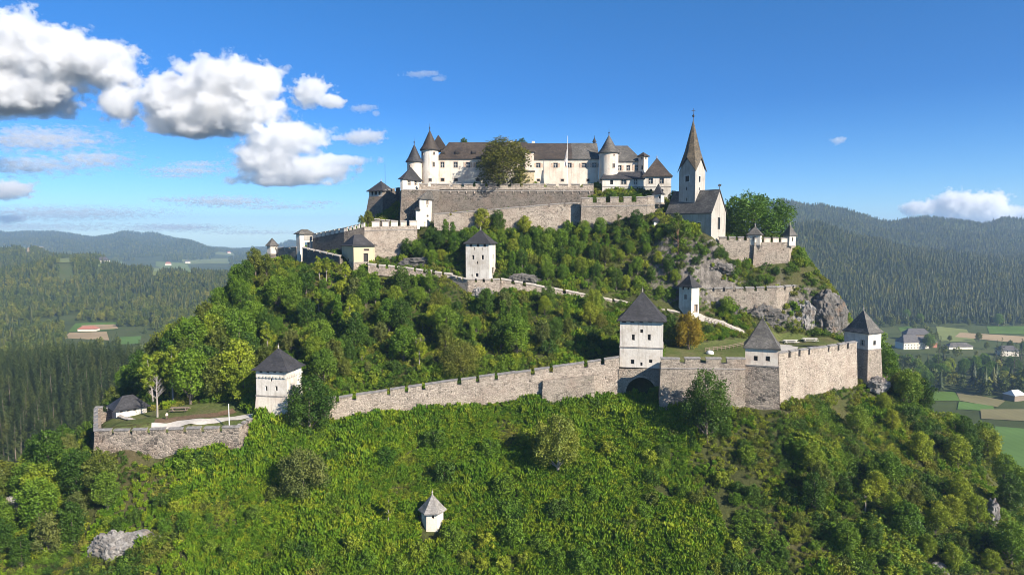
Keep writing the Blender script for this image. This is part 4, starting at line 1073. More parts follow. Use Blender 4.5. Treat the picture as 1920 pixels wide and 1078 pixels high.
# --- palace
pal = thing('palace', 'long white palace with steep brown shingled roofs crowning the hill', 'palace', P(1000, 350, 250))
G, FW = 'glass', 'framewhite'
def wing(root, uA, uB, ve, vr, Y, depth, roofm, wins, turn=0, zbase=133.0, wallm='cream', hip=(0, 0), ext=(0.3, 0.3), dormers=()):
    plan = front_plan(uA, uB, Y, depth, ve, turn)
    zE, zR = Zv(ve, Y), Zv(vr, Y+depth/2)
    body(root, 'wall', plan, zbase, zE, MAT[wallm], wins, depth=.4)
    A, B, C_, D_ = plan; e = (B-A).normalized(); w = (C_-B).normalized()
    m0, m1 = (A+D_)/2, (B+C_)/2
    mb = MB(); L = (B-A).length
    a, b, c, d = A-w*.5-e*ext[0], B-w*.5+e*ext[1], C_+w*.5+e*ext[1], D_+w*.5-e*ext[0]
    r0, r1 = m0+e*(hip[0]*L-(0 if hip[0] else ext[0])), m1-e*(hip[1]*L-(0 if hip[1] else ext[1]))
    zo = zE-.2
    lo = up([a, b, c, d], zo-.25); hi = up([a, b, c, d], zo); R0, R1 = Vector((*r0, zR)), Vector((*r1, zR))
    # slight kick at the eaves
    k0, k1 = hi[0].lerp(R0, .2)-Vector((0, 0, .35)), hi[1].lerp(R1, .2)-Vector((0, 0, .35))
    mb.quad(hi[0], hi[1], k1, k0); mb.quad(k0, k1, R1, R0); mb.quad(hi[2], hi[3], R0, R1)
    mb.face((hi[3], hi[0], k0, R0)); mb.face((hi[1], hi[2], R1, k1))
    for i in range(4): mb.quad(lo[i], lo[(i+1) % 4], hi[(i+1) % 4], hi[i])
    mb.face(list(reversed(lo)))
    ro = mb.build('roof', MAT[roofm], root)
    for (u, v) in dormers:                               # low shed dormers, open to the front
        tt = 0.0
        q_ = [k0, k1, R1, R0]; nn = (k1-k0).cross(R0-k0).normalized(); dr = ray(u, v); kk = (k0-CAM).dot(nn)/dr.dot(nn); p = CAM+dr*kk
        f = Vector((*(-w), 0)); s = Vector((*e, 0)); m = MB()
        p = p+f*.35
        m.hexa([p-s*.75, p+s*.75, p+s*.75-f*1.6, p-s*.75-f*1.6], [p-s*.75+Vector((0, 0, .75)), p+s*.75+Vector((0, 0, .75)), p+s*.75-f*1.6+Vector((0, 0, 1.5)), p-s*.75-f*1.6+Vector((0, 0, 1.5))])
        do = m.build('dormer', MAT[roofm], root)
        m = MB(); p2 = p+f*.03+Vector((0, 0, .12)); m.hexa([p2-s*.6, p2+s*.6, p2+s*.6-f*.02, p2-s*.6-f*.02], [p2-s*.6+Vector((0, 0, .5)), p2+s*.6+Vector((0, 0, .5)), p2+s*.6-f*.02+Vector((0, 0, .5)), p2-s*.6-f*.02+Vector((0, 0, .5))])
        m.build('hatch', MAT['dark'], do)
    return plan, Vector((R0)), Vector((R1))
row1 = [(0, (u, 304, u+7, 314), G, 'frame') for u in (826, 851)] + [(0, (u, 304.5, u+7, 314), G, 'frame', True) for u in (874, 892, 915, 940)] + [(0, (u, 334.5, u+6.5, 340), D, 'frame') for u in (826.5, 851.5, 892.5, 930)]
wing(pal, 818, 988, 296.5, 267, 245, 15, 'brownroof', row1, turn=0, ext=(.3, .0), hip=(.12, 0), dormers=((830.5, 289), (858, 289), (889, 289)))
row2 = [(0, (u, 306, u+7.5, 314), G, 'frame', True) for u in (1005.5, 1038, 1064, 1091.5, 1110.5)] + [(0, (u, 336, u+5, 340), D, 'frame') for u in (1007, 1052, 1100)]
wing(pal, 988, 1074, 297, 269, 245, 15, 'brownroof', [w for w in row2 if w[1][0] < 1070], ext=(.0, .0))
wing(pal, 1074, 1123, 297, 268.5, 245, 15.4, 'greyroof', [w for w in row2 if w[1][0] > 1075], ext=(.25, .2))
wing(pal, 1150, 1206, 301, 273.5, 246.5, 14, 'greyroof', [(0, (u, 310.5, u+6, 319.5), G, 'frame', k) for u, k in ((1159, True), (1175, False), (1190, True))], wallm='white', ext=(.2, .4), hip=(0, .42))
# stepped bay of the palace beside the big tree
body(pal, 'bay', front_plan(984, 1001, 243.4, 3, 330, 0), 133, Zv(286, 243.4), MAT['cream'], [(0, (990, 287.5, 993, 290.5), D), (0, (989.5, 309, 992.5, 312), D), (0, (994, 310, 997, 313), D)])
band(pal, 'roof', front_plan(984, 1001, 243.4, 3, 330, 0), Zv(286, 243.4), .35, .35, MAT['brownroof'])
body(pal, 'bay', front_plan(977, 1002, 241.6, 3, 330, 0), 133, Zv(322, 241.6), MAT['yellow'], [])
band(pal, 'roof', front_plan(977, 1002, 241.6, 3, 330, 0), Zv(322, 241.6), .3, .25, MAT['brownroof'])
# gable of the wing behind, and roof lantern
mb = MB(); g = P(824, 268, 256); w_ = 3.4; zt_ = Zv(256, 256)
mb.hexa([(g.x-w_, g.y-4, g.z-3), (g.x+w_, g.y-4, g.z-3), (g.x+w_, g.y+4, g.z-3), (g.x-w_, g.y+4, g.z-3)], [(g.x-.01, g.y-4, zt_), (g.x+.01, g.y-4, zt_), (g.x+.01, g.y+4, zt_), (g.x-.01, g.y+4, zt_)])
mb.build('cross_gable', MAT['brownroof'], pal)
mb = MB(); g = P(1114.5, 270, 253); mb.lathe((g.x, g.y), [(.5, g.z-1), (.45, g.z+.6), (.8, g.z+.6), (.1, g.z+2.2), (.04, g.z+3)], 8); mb.build('ridge_turret', MAT['slate'], pal)
mb = MB(); g = P(838, 268, 255)
for u in (1000, 960): 
    g = P(u, 269, 253); mb.obox((g.x, g.y), (1, 0), (0, 1), 1.1, .9, g.z-2, g.z+.7)
mb.build('chimney', MAT['cream'], pal)
# lower shed-roofed wing and pavilion at the right end
Ypv = 236.0
lw = thing('annex', 'low white annex with dark lean-to roof between the round palace tower and the pavilion', 'annex', P(1165, 352, Ypv))
plan = front_plan(1129.5, 1207, Ypv, 6.5, 340, 2)
zE = Zv(334.5, Ypv)
body(lw, 'wall', plan, 131, zE, MAT['white'], [(0, (1144, 337.5, 1149.5, 346), D), (0, (1165, 336.5, 1174.5, 345.5), G, 'frame'), (0, (1189, 336.5, 1194.5, 345.5), G, 'frame')])
band(lw, 'string_course', plan, Zv(351, Ypv), .25, .12, MAT['trim'])
mb = MB(); A, B, C_, D_ = poly_ring(plan, .45); zt_ = Zv(321.5, Ypv+5.5)
hi = [Vector((*A, zE-.1)), Vector((*B, zE-.1)), Vector((*C_, zt_)), Vector((*D_.lerp(C_, .13), zt_))]
D0 = Vector((*D_, zE-.1)); lo = [Vector((p.x, p.y, zE-.35)) for p in (A, B, C_, D_)]
mb.quad(hi[0], hi[1], hi[2], hi[3]); mb.face((D0, hi[0], hi[3])); mb.quad(lo[0], lo[1], hi[1], hi[0]); mb.quad(lo[1], lo[2], hi[2], hi[1]); mb.face((lo[2], lo[3], D0, hi[3], hi[2])); mb.quad(lo[3], lo[0], hi[0], D0); mb.face(list(reversed(lo)))
mb.build('roof', MAT['slate'], lw)
pl = square_plan(1205.5, 1257.5, 1260.5, 235.0, 335, ratio=1.0)
pl = front_plan(1206, 1258.5, 235.0, 8.5, 335, 9)
tower('pavilion_house', 'white pavilion with broad grey pyramid roof at the right end of the palace', 'pavilion', pl, 129, Zv(329.5, 235), Zv(295.5, 239), 'white', 'brownroof',
      [(0, (1216.5, 334.5, 1224, 344.5), G, 'frame'), (0, (1237.5, 334, 1244.5, 344), G, 'frame'), (0, (1218, 354.5, 1223, 359), D), (0, (1240, 354.5, 1244, 359), D)], over=.5, flare=.15, bands=((Zv(351, 235), .25, .12, 'trim'),))
pl = square_plan(1197, 1207, 1215, 244.0, 310)
tower('stair_turret', 'narrow pale stair turret with small cap roof between palace and pavilion', 'turret', pl, 133, Zv(291.5, 244), Zv(285.5, 245.5), 'cream', 'brownroof', [(0, (1202, 295, 1204.5, 299.5), D), (1, (1210, 294.5, 1212, 299), D), (0, (1202.5, 311, 1205.5, 318), D)], over=.5, flare=.1, finial=False)
# round towers
def round_tower(name, label, u, ve, va, Y, rpx, z0, wallm, roofm, wins, over=.55, flare=.2):
    c = P(u, ve, Y); r = rpx*Y/F; zE, zA = Zv(ve, Y), Zv(va, Y)
    root = thing(name, label, 'round tower', (c.x, c.y, z0)); mb = MB()
    mb.lathe((c.x, c.y), [(r*1.05, z0), (r, z0+6), (r, zE)], 40); mb.build('wall', MAT[wallm], root, smooth=False)
    mb = MB(); ro = r+over; h = zA-zE
    mb.lathe((c.x, c.y), [(r*.9, zE-.35), (ro, zE-.35), (ro, zE-.1), (ro*(.76-flare*.2), zE+h*.2), (.12, zA-.2), (.02, zA)], 32); rf = mb.build('roof', MAT[roofm], root)
    mb = MB(); mb.lathe((c.x, c.y), [(.14, zA-.6), (.12, zA+.4), (.28, zA+.7), (.06, zA+1.0), (.03, zA+2.2)], 8); mb.build('finial', MAT['metal'], rf)
    for (uu, v0, v1, wpx) in wins:
        x = (uu-u)/rpx; x = max(-.95, min(.95, x)); a = math.asin(x); ww = wpx*Y/F
        p = Vector((c.x+r*math.sin(a), c.y-r*math.cos(a), 0)); n = Vector((math.sin(a), -math.cos(a), 0)); e = Vector((math.cos(a), math.sin(a), 0))
        za, zb_ = Zv(v1, c.y-r), Zv(v0, c.y-r); m = MB()
        b0 = p+n*.02
        def R4(o, w2, z_): return [Vector((*(q_).xy, z_)) for q_ in (b0-e*w2-n*.3, b0+e*w2-n*.3, b0+e*w2+n*o, b0-e*w2+n*o)]
        m.hexa(list(reversed(R4(.03, ww/2, za))), list(reversed(R4(.03, ww/2, zb_)))); wo = m.build('window', MAT['dark'], root)
        m = MB(); t = .14
        for (x0, x1, y0, y1) in ((-ww/2-t, -ww/2, za-t, zb_+t), (ww/2, ww/2+t, za-t, zb_+t), (-ww/2, ww/2, za-t, za), (-ww/2, ww/2, zb_, zb_+t)):
            m.hexa([Vector((*(b0+e*x0-n*.3).xy, y0)), Vector((*(b0+e*x1-n*.3).xy, y0)), Vector((*(b0+e*x1+n*.08).xy, y0)), Vector((*(b0+e*x0+n*.08).xy, y0))][::-1],
                   [Vector((*(b0+e*x0-n*.3).xy, y1)), Vector((*(b0+e*x1-n*.3).xy, y1)), Vector((*(b0+e*x1+n*.08).xy, y1)), Vector((*(b0+e*x0+n*.08).xy, y1))][::-1])
        m.build('frame', MAT['frame'], wo)
    return root
round_tower('round_tower', 'tall white round tower with brown conical roof at the left end of the palace', 806, 281, 244, 243.5, 15.8, 132, 'white', 'brownroof', [(815, 285, 290, 3), (814.5, 304, 312, 3.2), (793, 304, 313, 3), (794, 285, 290, 2.5), (808, 335, 340, 5)])
round_tower('round_tower', 'lower round tower with dark conical roof, furthest left of the palace towers', 777, 303, 270.5, 241.5, 13.5, 132, 'cream', 'slate', [(770, 310, 315, 2.5)])
round_tower('round_tower', 'stout weathered round tower with grey conical roof at the right of the palace facade', 1141.5, 286.5, 253, 243, 17.6, 132, 'cream', 'greyroof', [(1149, 307, 314, 4), (1149, 289.5, 291.5, 2)])
# flagpole with furled flag on the terrace
fp = thing('flagpole', 'tall white flagpole with limp furled flag in front of the palace facade', 'flagpole', P(1063.8, 346, 238))
p = P(1063.8, 346, 238); mb = MB(); mb.tube([(p.x, p.y, p.z-2), (p.x, p.y, Zv(255, 238))], [.13, .06]); mb.build('pole', MAT['polewhite'], fp)
mb = MB(); zf = Zv(280, 238); rows = []
for k in range(7):
    z = zf-k*.9; w = .25+.22*k*(1 if k < 5 else .7); rows.append([(p.x-.08-w*s, p.y-.12-.18*math.sin(s*9+k*.8), z-.55*w*s) for s in np.linspace(0, 1, 8)])
for r0, r1 in zip(rows, rows[1:]):
    for i in range(7): mb.quad(r0[i], r0[i+1], r1[i+1], r1[i])
mb.build('flag', m_plain('flag_cloth', (.55, .5, .47), .8, var=.3, scale=1), fp)
# small wayside shrines
def shrine(label, u, v, Y, w=1.3, h=2.8):
    p = P(u, v, Y); r = thing('wayside_shrine', label, 'shrine', (p.x, p.y, p.z)); mb = MB()
    mb.obox((p.x, p.y), (.9, .3), (-.3, .9), w, w*.8, p.z-3, p.z+h); mb.build('pillar', MAT['white'], r)
    mb = MB(); W = w*.85; z = p.z+h
    mb.hexa([(p.x-W, p.y-W, z), (p.x+W, p.y-W, z), (p.x+W, p.y+W, z), (p.x-W, p.y+W, z)], [(p.x-.05, p.y-W*1.0, z+W), (p.x+.05, p.y-W, z+W), (p.x+.05, p.y+W, z+W), (p.x-.05, p.y+W, z+W)]); mb.build('roof', MAT['slate'], r)
shrine('small white gabled shrine at the foot of the crenellated bastion, left of the church', 1228.5, 426, 219, 1.5, 1.9)
shrine('tiny white gabled pillar between the battered bastion and the tall narrow white house', 783, 412, 223.5, 1.2, 3.0)
# ================================================================== vegetation
def leaves_mesh(name, pos, nrm, size, mat, aspect=0.62, up_bias=0.0, seed=0):
    """one small kinked leaf-clump face per point"""
    g = np.random.default_rng(seed); n = len(pos)
    nrm = nrm/np.linalg.norm(nrm, axis=1, keepdims=True)
    t = g.normal(size=(n, 3)); t[:, 2] -= 0.3
    t -= nrm*(t*nrm).sum(1, keepdims=True); t /= np.linalg.norm(t, axis=1, keepdims=True)
    b = np.cross(nrm, t); s = np.asarray(size).reshape(-1, 1)*np.ones((n, 1))
    l0 = pos - t*s*.5; l2 = pos + t*s*.5 - nrm*s*.15
    l1 = pos + b*s*.5*aspect + nrm*s*.10; l3 = pos - b*s*.5*aspect + nrm*s*.10
    co = np.stack([l0, l1, l2, l3], 1).reshape(-1, 3)
    q = np.arange(n*4).reshape(n, 4)
    me = bpy.data.meshes.new(name); quick_mesh(me, co, q); me.materials.append(mat)
    return me
def blob_points(lobes, n, seed, inner=0.35, flat=1.0):
    g = np.random.default_rng(seed)
    w = np.array([l[3]**2 for l in lobes]); w = w/w.sum()
    k = g.choice(len(lobes), n, p=w)
    d = g.normal(size=(n, 3)); d[:, 2] = d[:, 2] + 0.35; d /= np.linalg.norm(d, axis=1, keepdims=True)
    c = np.array([l[:3] for l in lobes])[k]; r = np.array([l[3] for l in lobes])[k]
    # clumps: pull points towards a few twig directions so the surface breaks up
    ph = g.uniform(0, 6.28, (len(lobes), 6)); 
    bump = 0.5+0.5*np.sin(d[:, 0]*5+ph[k, 0])*np.sin(d[:, 1]*5+ph[k, 1])*np.sin(d[:, 2]*5+ph[k, 2])*1.6
    tw = np.sin(d[:, 0]*11+ph[k, 3])*np.sin(d[:, 1]*12+ph[k, 4])*np.sin(d[:, 2]*10+ph[k, 5])
    rad = (1-inner*g.random(n)**1.6)*(0.70+0.36*bump+0.34*tw)*(1+g.exponential(.09, n))
    p = c + d*(r*rad)[:, None]*np.array([1, 1, flat])
    return p, d*0.7+g.normal(size=(n, 3))*0.55
def lobes_round(R_, H, z0, n, seed, spread=.62, size=.5):
    g = np.random.default_rng(seed); out = [(0, 0, z0+H*.5, min(R_, H/2)*.62)]
    for i in range(n):
        a = i*2.399+g.uniform(-.4, .4); f = (i+.5)/n; zz = z0+H*(.10+.84*f); rr = R_*spread*math.sqrt(max(.05, 1-(2*f-.85)**2*.8))*g.uniform(.75, 1.15)
        out.append((rr*math.cos(a), rr*math.sin(a), zz, R_*size*g.uniform(.65, 1.1)*(1-.25*f)))
    return out
def limb_mesh(name, H, r, lobes, mat, z_split=.35, lean=(0, 0), fine=0):
    mb = MB(); top = (lean[0], lean[1], H)
    pts = [(0, 0, -1.2), (lean[0]*.1, lean[1]*.1, H*.15), (lean[0]*.4, lean[1]*.4, H*.5), (lean[0], lean[1], H)]
    mb.tube(pts, [r*1.25, r, r*.65, r*.15], 7)
    for x, y, z, s in lobes[1:9]:
        zs = max(H*z_split*.7, z-s-math.hypot(x, y)*.5); f = zs/H
        mb.tube([(lean[0]*f, lean[1]*f, zs), (x*.5, y*.5, zs*.4+z*.6-.1), (x, y, z)], [r*.42, r*.26, r*.08], 5)
    me = bpy.data.meshes.new(name); me.from_pydata([tuple(v) for v in mb.v], [], mb.f); me.materials.append(mat)
    me.polygons.foreach_set('use_smooth', [True]*len(me.polygons)); return me

LEAF = dict(
    palegreen=m_leaf('pale_green_leaves', (0.125, 0.155, 0.045), (0.135, 0.165, 0.05), (0.13, 0.16, 0.05)),
    green=m_leaf('fresh_green_leaves', (0.055, 0.115, 0.016), (0.085, 0.150, 0.022), (0.105, 0.160, 0.030)),
    dark=m_leaf('dark_green_leaves', (0.026, 0.060, 0.012), (0.042, 0.085, 0.018), (0.055, 0.095, 0.022)),
    light=m_leaf('yellow_green_leaves', (0.115, 0.165, 0.022), (0.150, 0.195, 0.028), (0.165, 0.185, 0.035)),
    olive=m_leaf('olive_leaves', (0.064, 0.092, 0.026), (0.088, 0.112, 0.032), (0.100, 0.112, 0.036)),
    gold=m_leaf('golden_leaves', (0.15, 0.125, 0.02), (0.17, 0.13, 0.02), (0.16, 0.11, 0.018), hue_w=.3),
    rust=m_leaf('rusty_leaves', (0.26, 0.06, 0.02), (0.30, 0.09, 0.03), (0.26, 0.10, 0.03)),
    grey=m_leaf('grey_green_leaves', (0.075, 0.095, 0.045), (0.095, 0.115, 0.055), (0.085, 0.11, 0.05)),
    spruce=m_leaf('spruce_needles', (0.022, 0.036, 0.016), (0.036, 0.054, 0.022), (0.060, 0.072, 0.030), trans=.15),
    pine=m_leaf('pine_needles', (0.042, 0.070, 0.022), (0.055, 0.082, 0.026), (0.062, 0.088, 0.030), trans=.2),
    farspruce=m_leaf('distant_spruce_needles', (0.014, 0.026, 0.012), (0.030, 0.045, 0.018), (0.075, 0.078, 0.034), trans=.1, patch=.006, hue_w=.2),
    farleaf=m_leaf('distant_leaves', (0.050, 0.074, 0.022), (0.082, 0.104, 0.030), (0.140, 0.145, 0.045), trans=.2, patch=.006, hue_w=.35),
    herb=m_leaf('lush_herb_leaves', (0.045, 0.105, 0.012), (0.085, 0.150, 0.016), (0.150, 0.180, 0.022), trans=.2, patch=.07, hue_w=.45),
    dryherb=m_leaf('drying_herb_leaves', (0.095, 0.118, 0.03), (0.118, 0.135, 0.042), (0.145, 0.142, 0.06), trans=.3, patch=.09),
)
LIB = bpy.data.collections.new('plant_library')      # template meshes, not in the scene
class Kind:
    def __init__(s, name, crown, trunk, height, label, cat, leaf): s.__dict__.update(locals())
KINDS = {}
def kind(key, crown, trunk, height, label, cat='tree', name=None): KINDS[key] = (crown, trunk, height, label, cat, name or ('tree' if cat == 'tree' else 'shrub'))
def make_broad(key, leaf, Rr, H, n, seed, label, tall=.25, nl=11, lsz=.42, barkm='bark', spread=.62, size=.5, trunk_r=.22, cat='tree', name=None, lean=(0, 0), ragged=.35):
    lo = lobes_round(Rr, H*(1-tall), H*tall, int(nl*1.6), seed, spread*1.08, size*.78); n = int(n*1.3); lsz *= .84
    if lean != (0, 0): lo = [(x+lean[0]*z/H, y+lean[1]*z/H, z, s) for x, y, z, s in lo]
    p, nn = blob_points(lo, n, seed, ragged)
    g = np.random.default_rng(seed+5)
    cr = leaves_mesh('crown', p, nn, lsz*g.uniform(.6, 1.35, n), LEAF[leaf], seed=seed)
    tr = limb_mesh('trunk', H*.9, trunk_r, lo, MAT[barkm], max(tall, .12), lean)
    kind(key, cr, tr, H, label, cat, name)
make_broad('maple', 'green', 3.6, 9, 4200, 1, 'fresh green round-crowned tree', .16, 13, name='broadleaf_tree')
make_broad('maple2', 'light', 3.4, 8.5, 3800, 2, 'yellow-green leafy tree', .15, 12, name='broadleaf_tree')
make_broad('ash', 'dark', 3.3, 9, 3800, 3, 'dark green dense tree', .12, 12, name='broadleaf_tree')
make_broad('ash2', 'olive', 3.0, 8, 3000, 4, 'olive green loose-crowned tree', .2, 10, ragged=.6, name='broadleaf_tree')
make_broad('birch', 'light', 2.0, 9, 1700, 5, 'slim pale-stemmed tree', .30, 9, barkm='palebark', trunk_r=.16, ragged=.7, size=.46, lean=(.5, 0), name='slender_tree')
make_broad('poplar', 'green', 1.9, 9.5, 2400, 6, 'narrow upright green tree', .10, 12, trunk_r=.17, size=.62, spread=.5, name='slender_tree')
make_broad('greytree', 'grey', 2.8, 8, 2600, 7, 'grey-green feathery tree', .2, 11, ragged=.7, name='broadleaf_tree')
make_broad('bush', 'green', 2.0, 3.0, 1300, 21, 'fresh green bush', .02, 8, lsz=.34, trunk_r=.08, cat='shrub', name='shrub')
make_broad('bush2', 'light', 1.8, 2.6, 1100, 22, 'yellow-green bush', .02, 7, lsz=.34, trunk_r=.08, cat='shrub', name='shrub')
make_broad('bush3', 'dark', 2.1, 3.0, 1300, 23, 'dark green bush', .02, 8, lsz=.34, trunk_r=.08, cat='shrub', name='shrub')
make_broad('bush4', 'olive', 2.0, 2.6, 1000, 24, 'olive brown-tinged bush', .02, 7, lsz=.34, trunk_r=.08, cat='shrub', ragged=.6, name='shrub')
# spruce: whorls of drooping boughs
def make_spruce(key, leaf, H, Rb, whorls, per, leaves, seed, label, z0=.12, name='spruce_tree', lsz=.55, barkm='bark'):
    g = np.random.default_rng(seed); P_, N_ = [], []
    for i in range(whorls):
        f = i/(whorls-1); z = H*(z0+(1-z0)*f); rr = Rb*(1-f)**.85+.12
        for k in range(max(3, int(per*(1-f*.5)))):
            a = g.uniform(0, 6.28); L = rr*g.uniform(.7, 1.1); m = max(2, int(leaves*L/Rb))
            s = np.sqrt(g.random(m)); droop = -.38*L*s**1.4 + .10*L*s
            x = np.cos(a)*L*s; y = np.sin(a)*L*s
            P_.append(np.stack([x, y, z+droop], 1)+g.normal(size=(m, 3))*.16*np.array([1, 1, .8])); N_.append(np.tile([np.cos(a)*.45, np.sin(a)*.45, .8], (m, 1))+g.normal(size=(m, 3))*.35)
    p = np.concatenate(P_); nn = np.concatenate(N_)
    cr = leaves_mesh('crown', p, nn, lsz*g.uniform(.7, 1.3, len(p)), LEAF[leaf], .5, seed=seed)
    mb = MB(); mb.tube([(0, 0, -1), (0, 0, H*.5), (0, 0, H*.97)], [H*.016, H*.010, .03], 7)
    tr = bpy.data.meshes.new('trunk'); tr.from_pydata([tuple(v) for v in mb.v], [], mb.f); tr.materials.append(MAT[barkm])
    kind(key, cr, tr, H, label, 'tree', name)
make_spruce('spruce', 'spruce', 20, 3.4, 26, 9, 16, 31, 'tall dark spruce')
make_spruce('spruce2', 'spruce', 22, 3.0, 28, 8, 15, 32, 'slim bare-trunked spruce', z0=.38)
# layered scots pine
def make_pine(key, H, seed, label, Rr=2.6, npad=9, z0=.42, n=170, barkm='redbark', leaf='pine', flat=.4):
    g = np.random.default_rng(seed); lo = [(0, 0, H*.9, Rr*.5)]
    for i in range(npad):
        f = i/(npad-1); a = i*2.4+g.uniform(-.3, .3); rr = Rr*(.75-.45*f)*g.uniform(.7, 1.1)
        lo.append((rr*math.cos(a), rr*math.sin(a), H*(z0+(.97-z0)*f), Rr*g.uniform(.34, .5)*(1.1-.35*f)))
    p, nn = blob_points(lo, n*npad, seed, .7, flat)
    cr = leaves_mesh('crown', p, nn, .34*g.uniform(.7, 1.3, len(p)), LEAF[leaf], .5, seed=seed)
    kind(key, cr, limb_mesh('trunk', H*.97, H*.018, lo, MAT[barkm], z0), H, label, 'tree', 'pine_tree')
make_pine('pine', 10, 41, 'scots pine with layered crown')
# far, low-detail templates
def far_spruce(seed, H=18, Rb=3.5, leaf='farspruce', tiers=7):
    g = np.random.default_rng(seed); co = []; q = []
    for i in range(tiers):
        f = i/tiers; z1 = H*(.16+.84*(f+1.25/tiers)); z0_ = H*(.12+.84*f); rr = Rb*(1-f)**.9+.25; m = 9
        for k in range(m):
            a = 2*math.pi*(k+g.uniform(-.3, .3))/m; b = a+2*math.pi/m*.8; r1 = rr*g.uniform(.75, 1.15)
            n0 = len(co); co += [(0, 0, min(z1, H)), (r1*math.cos(a), r1*math.sin(a), z0_+g.uniform(-.6, .6)), (r1*1.1*math.cos((a+b)/2), r1*1.1*math.sin((a+b)/2), z0_-.5), (r1*math.cos(b), r1*math.sin(b), z0_+g.uniform(-.6, .6))]
            q.append((n0, n0+1, n0+2, n0+3))
    me = bpy.data.meshes.new('far_spruce'); quick_mesh(me, np.array(co), np.array(q)); me.materials.append(LEAF[leaf]); return me
def far_broad(seed, Rr=4.6, H=13, n=330, leaf='farleaf', lsz=1.5):
    lo = lobes_round(Rr, H*.86, H*.12, 9, seed); p, nn = blob_points(lo, n, seed, .3)
    return leaves_mesh('far_broadleaf', p, nn, lsz*np.random.default_rng(seed).uniform(.6, 1.3, n), LEAF[leaf], .75, seed=seed)
def lib(me_list, name):
    c = bpy.data.collections.new(name)
    for i, me in enumerate(me_list):
        o = bpy.data.objects.new(f'{name}_{i:02d}', me); c.objects.link(o)
    return c
def scatter(name, pts, scale, rz, idx, coll, tilt=0.0, label=None, cat=None):
    n = len(pts); me = bpy.data.meshes.new(name); me.vertices.add(n); me.vertices.foreach_set('co', np.ascontiguousarray(pts, np.float32).ravel())
    for k, v, ty in (('sc', scale, 'FLOAT'), ('rz', rz, 'FLOAT')):
        me.attributes.new(k, ty, 'POINT').data.foreach_set('value', np.ascontiguousarray(v, np.float32))
    for k in ('tx', 'ty'): me.attributes.new(k, 'FLOAT', 'POINT').data.foreach_set('value', rng.normal(0, tilt, n).astype(np.float32) if tilt else np.zeros(n, np.float32))
    me.attributes.new('id_', 'INT', 'POINT').data.foreach_set('value', np.ascontiguousarray(idx, np.int32))
    o = link(bpy.data.objects.new(name, me))
    ng = bpy.data.node_groups.new(name, 'GeometryNodeTree')
    ng.interface.new_socket('Geometry', in_out='INPUT', socket_type='NodeSocketGeometry'); ng.interface.new_socket('Geometry', in_out='OUTPUT', socket_type='NodeSocketGeometry')
    N = ng.nodes; Lk = ng.links
    gi = N.new('NodeGroupInput'); go = N.new('NodeGroupOutput'); ip = N.new('GeometryNodeInstanceOnPoints'); ci = N.new('GeometryNodeCollectionInfo')
    ci.inputs['Collection'].default_value = coll; ci.inputs['Separate Children'].default_value = True; ci.inputs['Reset Children'].default_value = True
    def att(nm, ty):
        a = N.new('GeometryNodeInputNamedAttribute'); a.data_type = ty; a.inputs['Name'].default_value = nm; return a.outputs['Attribute']
    cx = N.new('ShaderNodeCombineXYZ'); Lk.new(att('tx', 'FLOAT'), cx.inputs[0]); Lk.new(att('ty', 'FLOAT'), cx.inputs[1]); Lk.new(att('rz', 'FLOAT'), cx.inputs[2])
    Lk.new(gi.outputs[0], ip.inputs['Points']); Lk.new(ci.outputs[0], ip.inputs['Instance']); ip.inputs['Pick Instance'].default_value = True
    Lk.new(att('id_', 'INT'), ip.inputs['Instance Index']); Lk.new(cx.outputs[0], ip.inputs['Rotation']); Lk.new(att('sc', 'FLOAT'), ip.inputs['Scale'])
    Lk.new(ip.outputs[0], go.inputs[0])
    md = o.modifiers.new('scatter', 'NODES'); md.node_group = ng
    return tag(o, label, cat, kind='stuff')

# ------------------------------------------------------------------ where plants may stand
def seg_dist(x, y, s):
    x0, y0, x1, y1, w = s; dx, dy = x1-x0, y1-y0; t = np.clip(((x-x0)*dx+(y-y0)*dy)/(dx*dx+dy*dy+1e-9), 0, 1)
    return np.hypot(x-x0-t*dx, y-y0-t*dy)-w
def in_poly(x, y, poly):
    r = np.zeros(np.shape(x), bool); n = len(poly)
    for i in range(n):
        x0, y0 = poly[i][:2]; x1, y1 = poly[(i+1) % n][:2]
        c = ((y0 > y) != (y1 > y)) & (x < (x1-x0)*(y-y0)/(y1-y0+1e-12)+x0); r ^= c
    return r
def free(x, y, margin=0.4, soft=()):
    x = np.asarray(x, float); y = np.asarray(y, float); ok = np.ones(x.shape, bool)
    for s in WALLS: ok &= seg_dist(x, y, s) > margin
    for p in CLEAR: ok &= ~in_poly(x, y, p)
    for s in PATHS: ok &= seg_dist(x, y, s) > margin*.5
    for p in soft: ok &= ~in_poly(x, y, p)
    return ok
PATHS = []
def ribbon(name, px, w, mat, off=.14, ys=None, n=40):
    pts = [hit(u, v) for u, v in px]
    if any(p is None for p in pts): raise RuntimeError(name)
    pts = np.array([(p.x, p.y) for p in pts]); t = np.linspace(0, 1, len(pts)); tt = np.linspace(0, 1, n)
    cx, cy_ = np.interp(tt, t, pts[:, 0]), np.interp(tt, t, pts[:, 1])
    dx, dy = np.gradient(cx), np.gradient(cy_); l = np.hypot(dx, dy)+1e-9
    W = np.interp(tt, t, w if isinstance(w, (list, tuple)) else [w]*len(pts))/2*(1+.12*np.sin(tt*31)); off_ = np.linspace(-1, 1, 7)
    X = cx[None]+(-dy/l*W)[None]*off_[:, None]; Y = cy_[None]+(dx/l*W)[None]*off_[:, None]
    for i in range(len(pts)-1): PATHS.append((*pts[i], *pts[i+1], (w if not isinstance(w, (list, tuple)) else max(w[i], w[i+1]))/2))
    return tag(grid_mesh(name, X, Y, hill_z(X, Y)+off, mat), kind='structure')
def plane_xy(u, Y): return (K(u)*Y, Y)
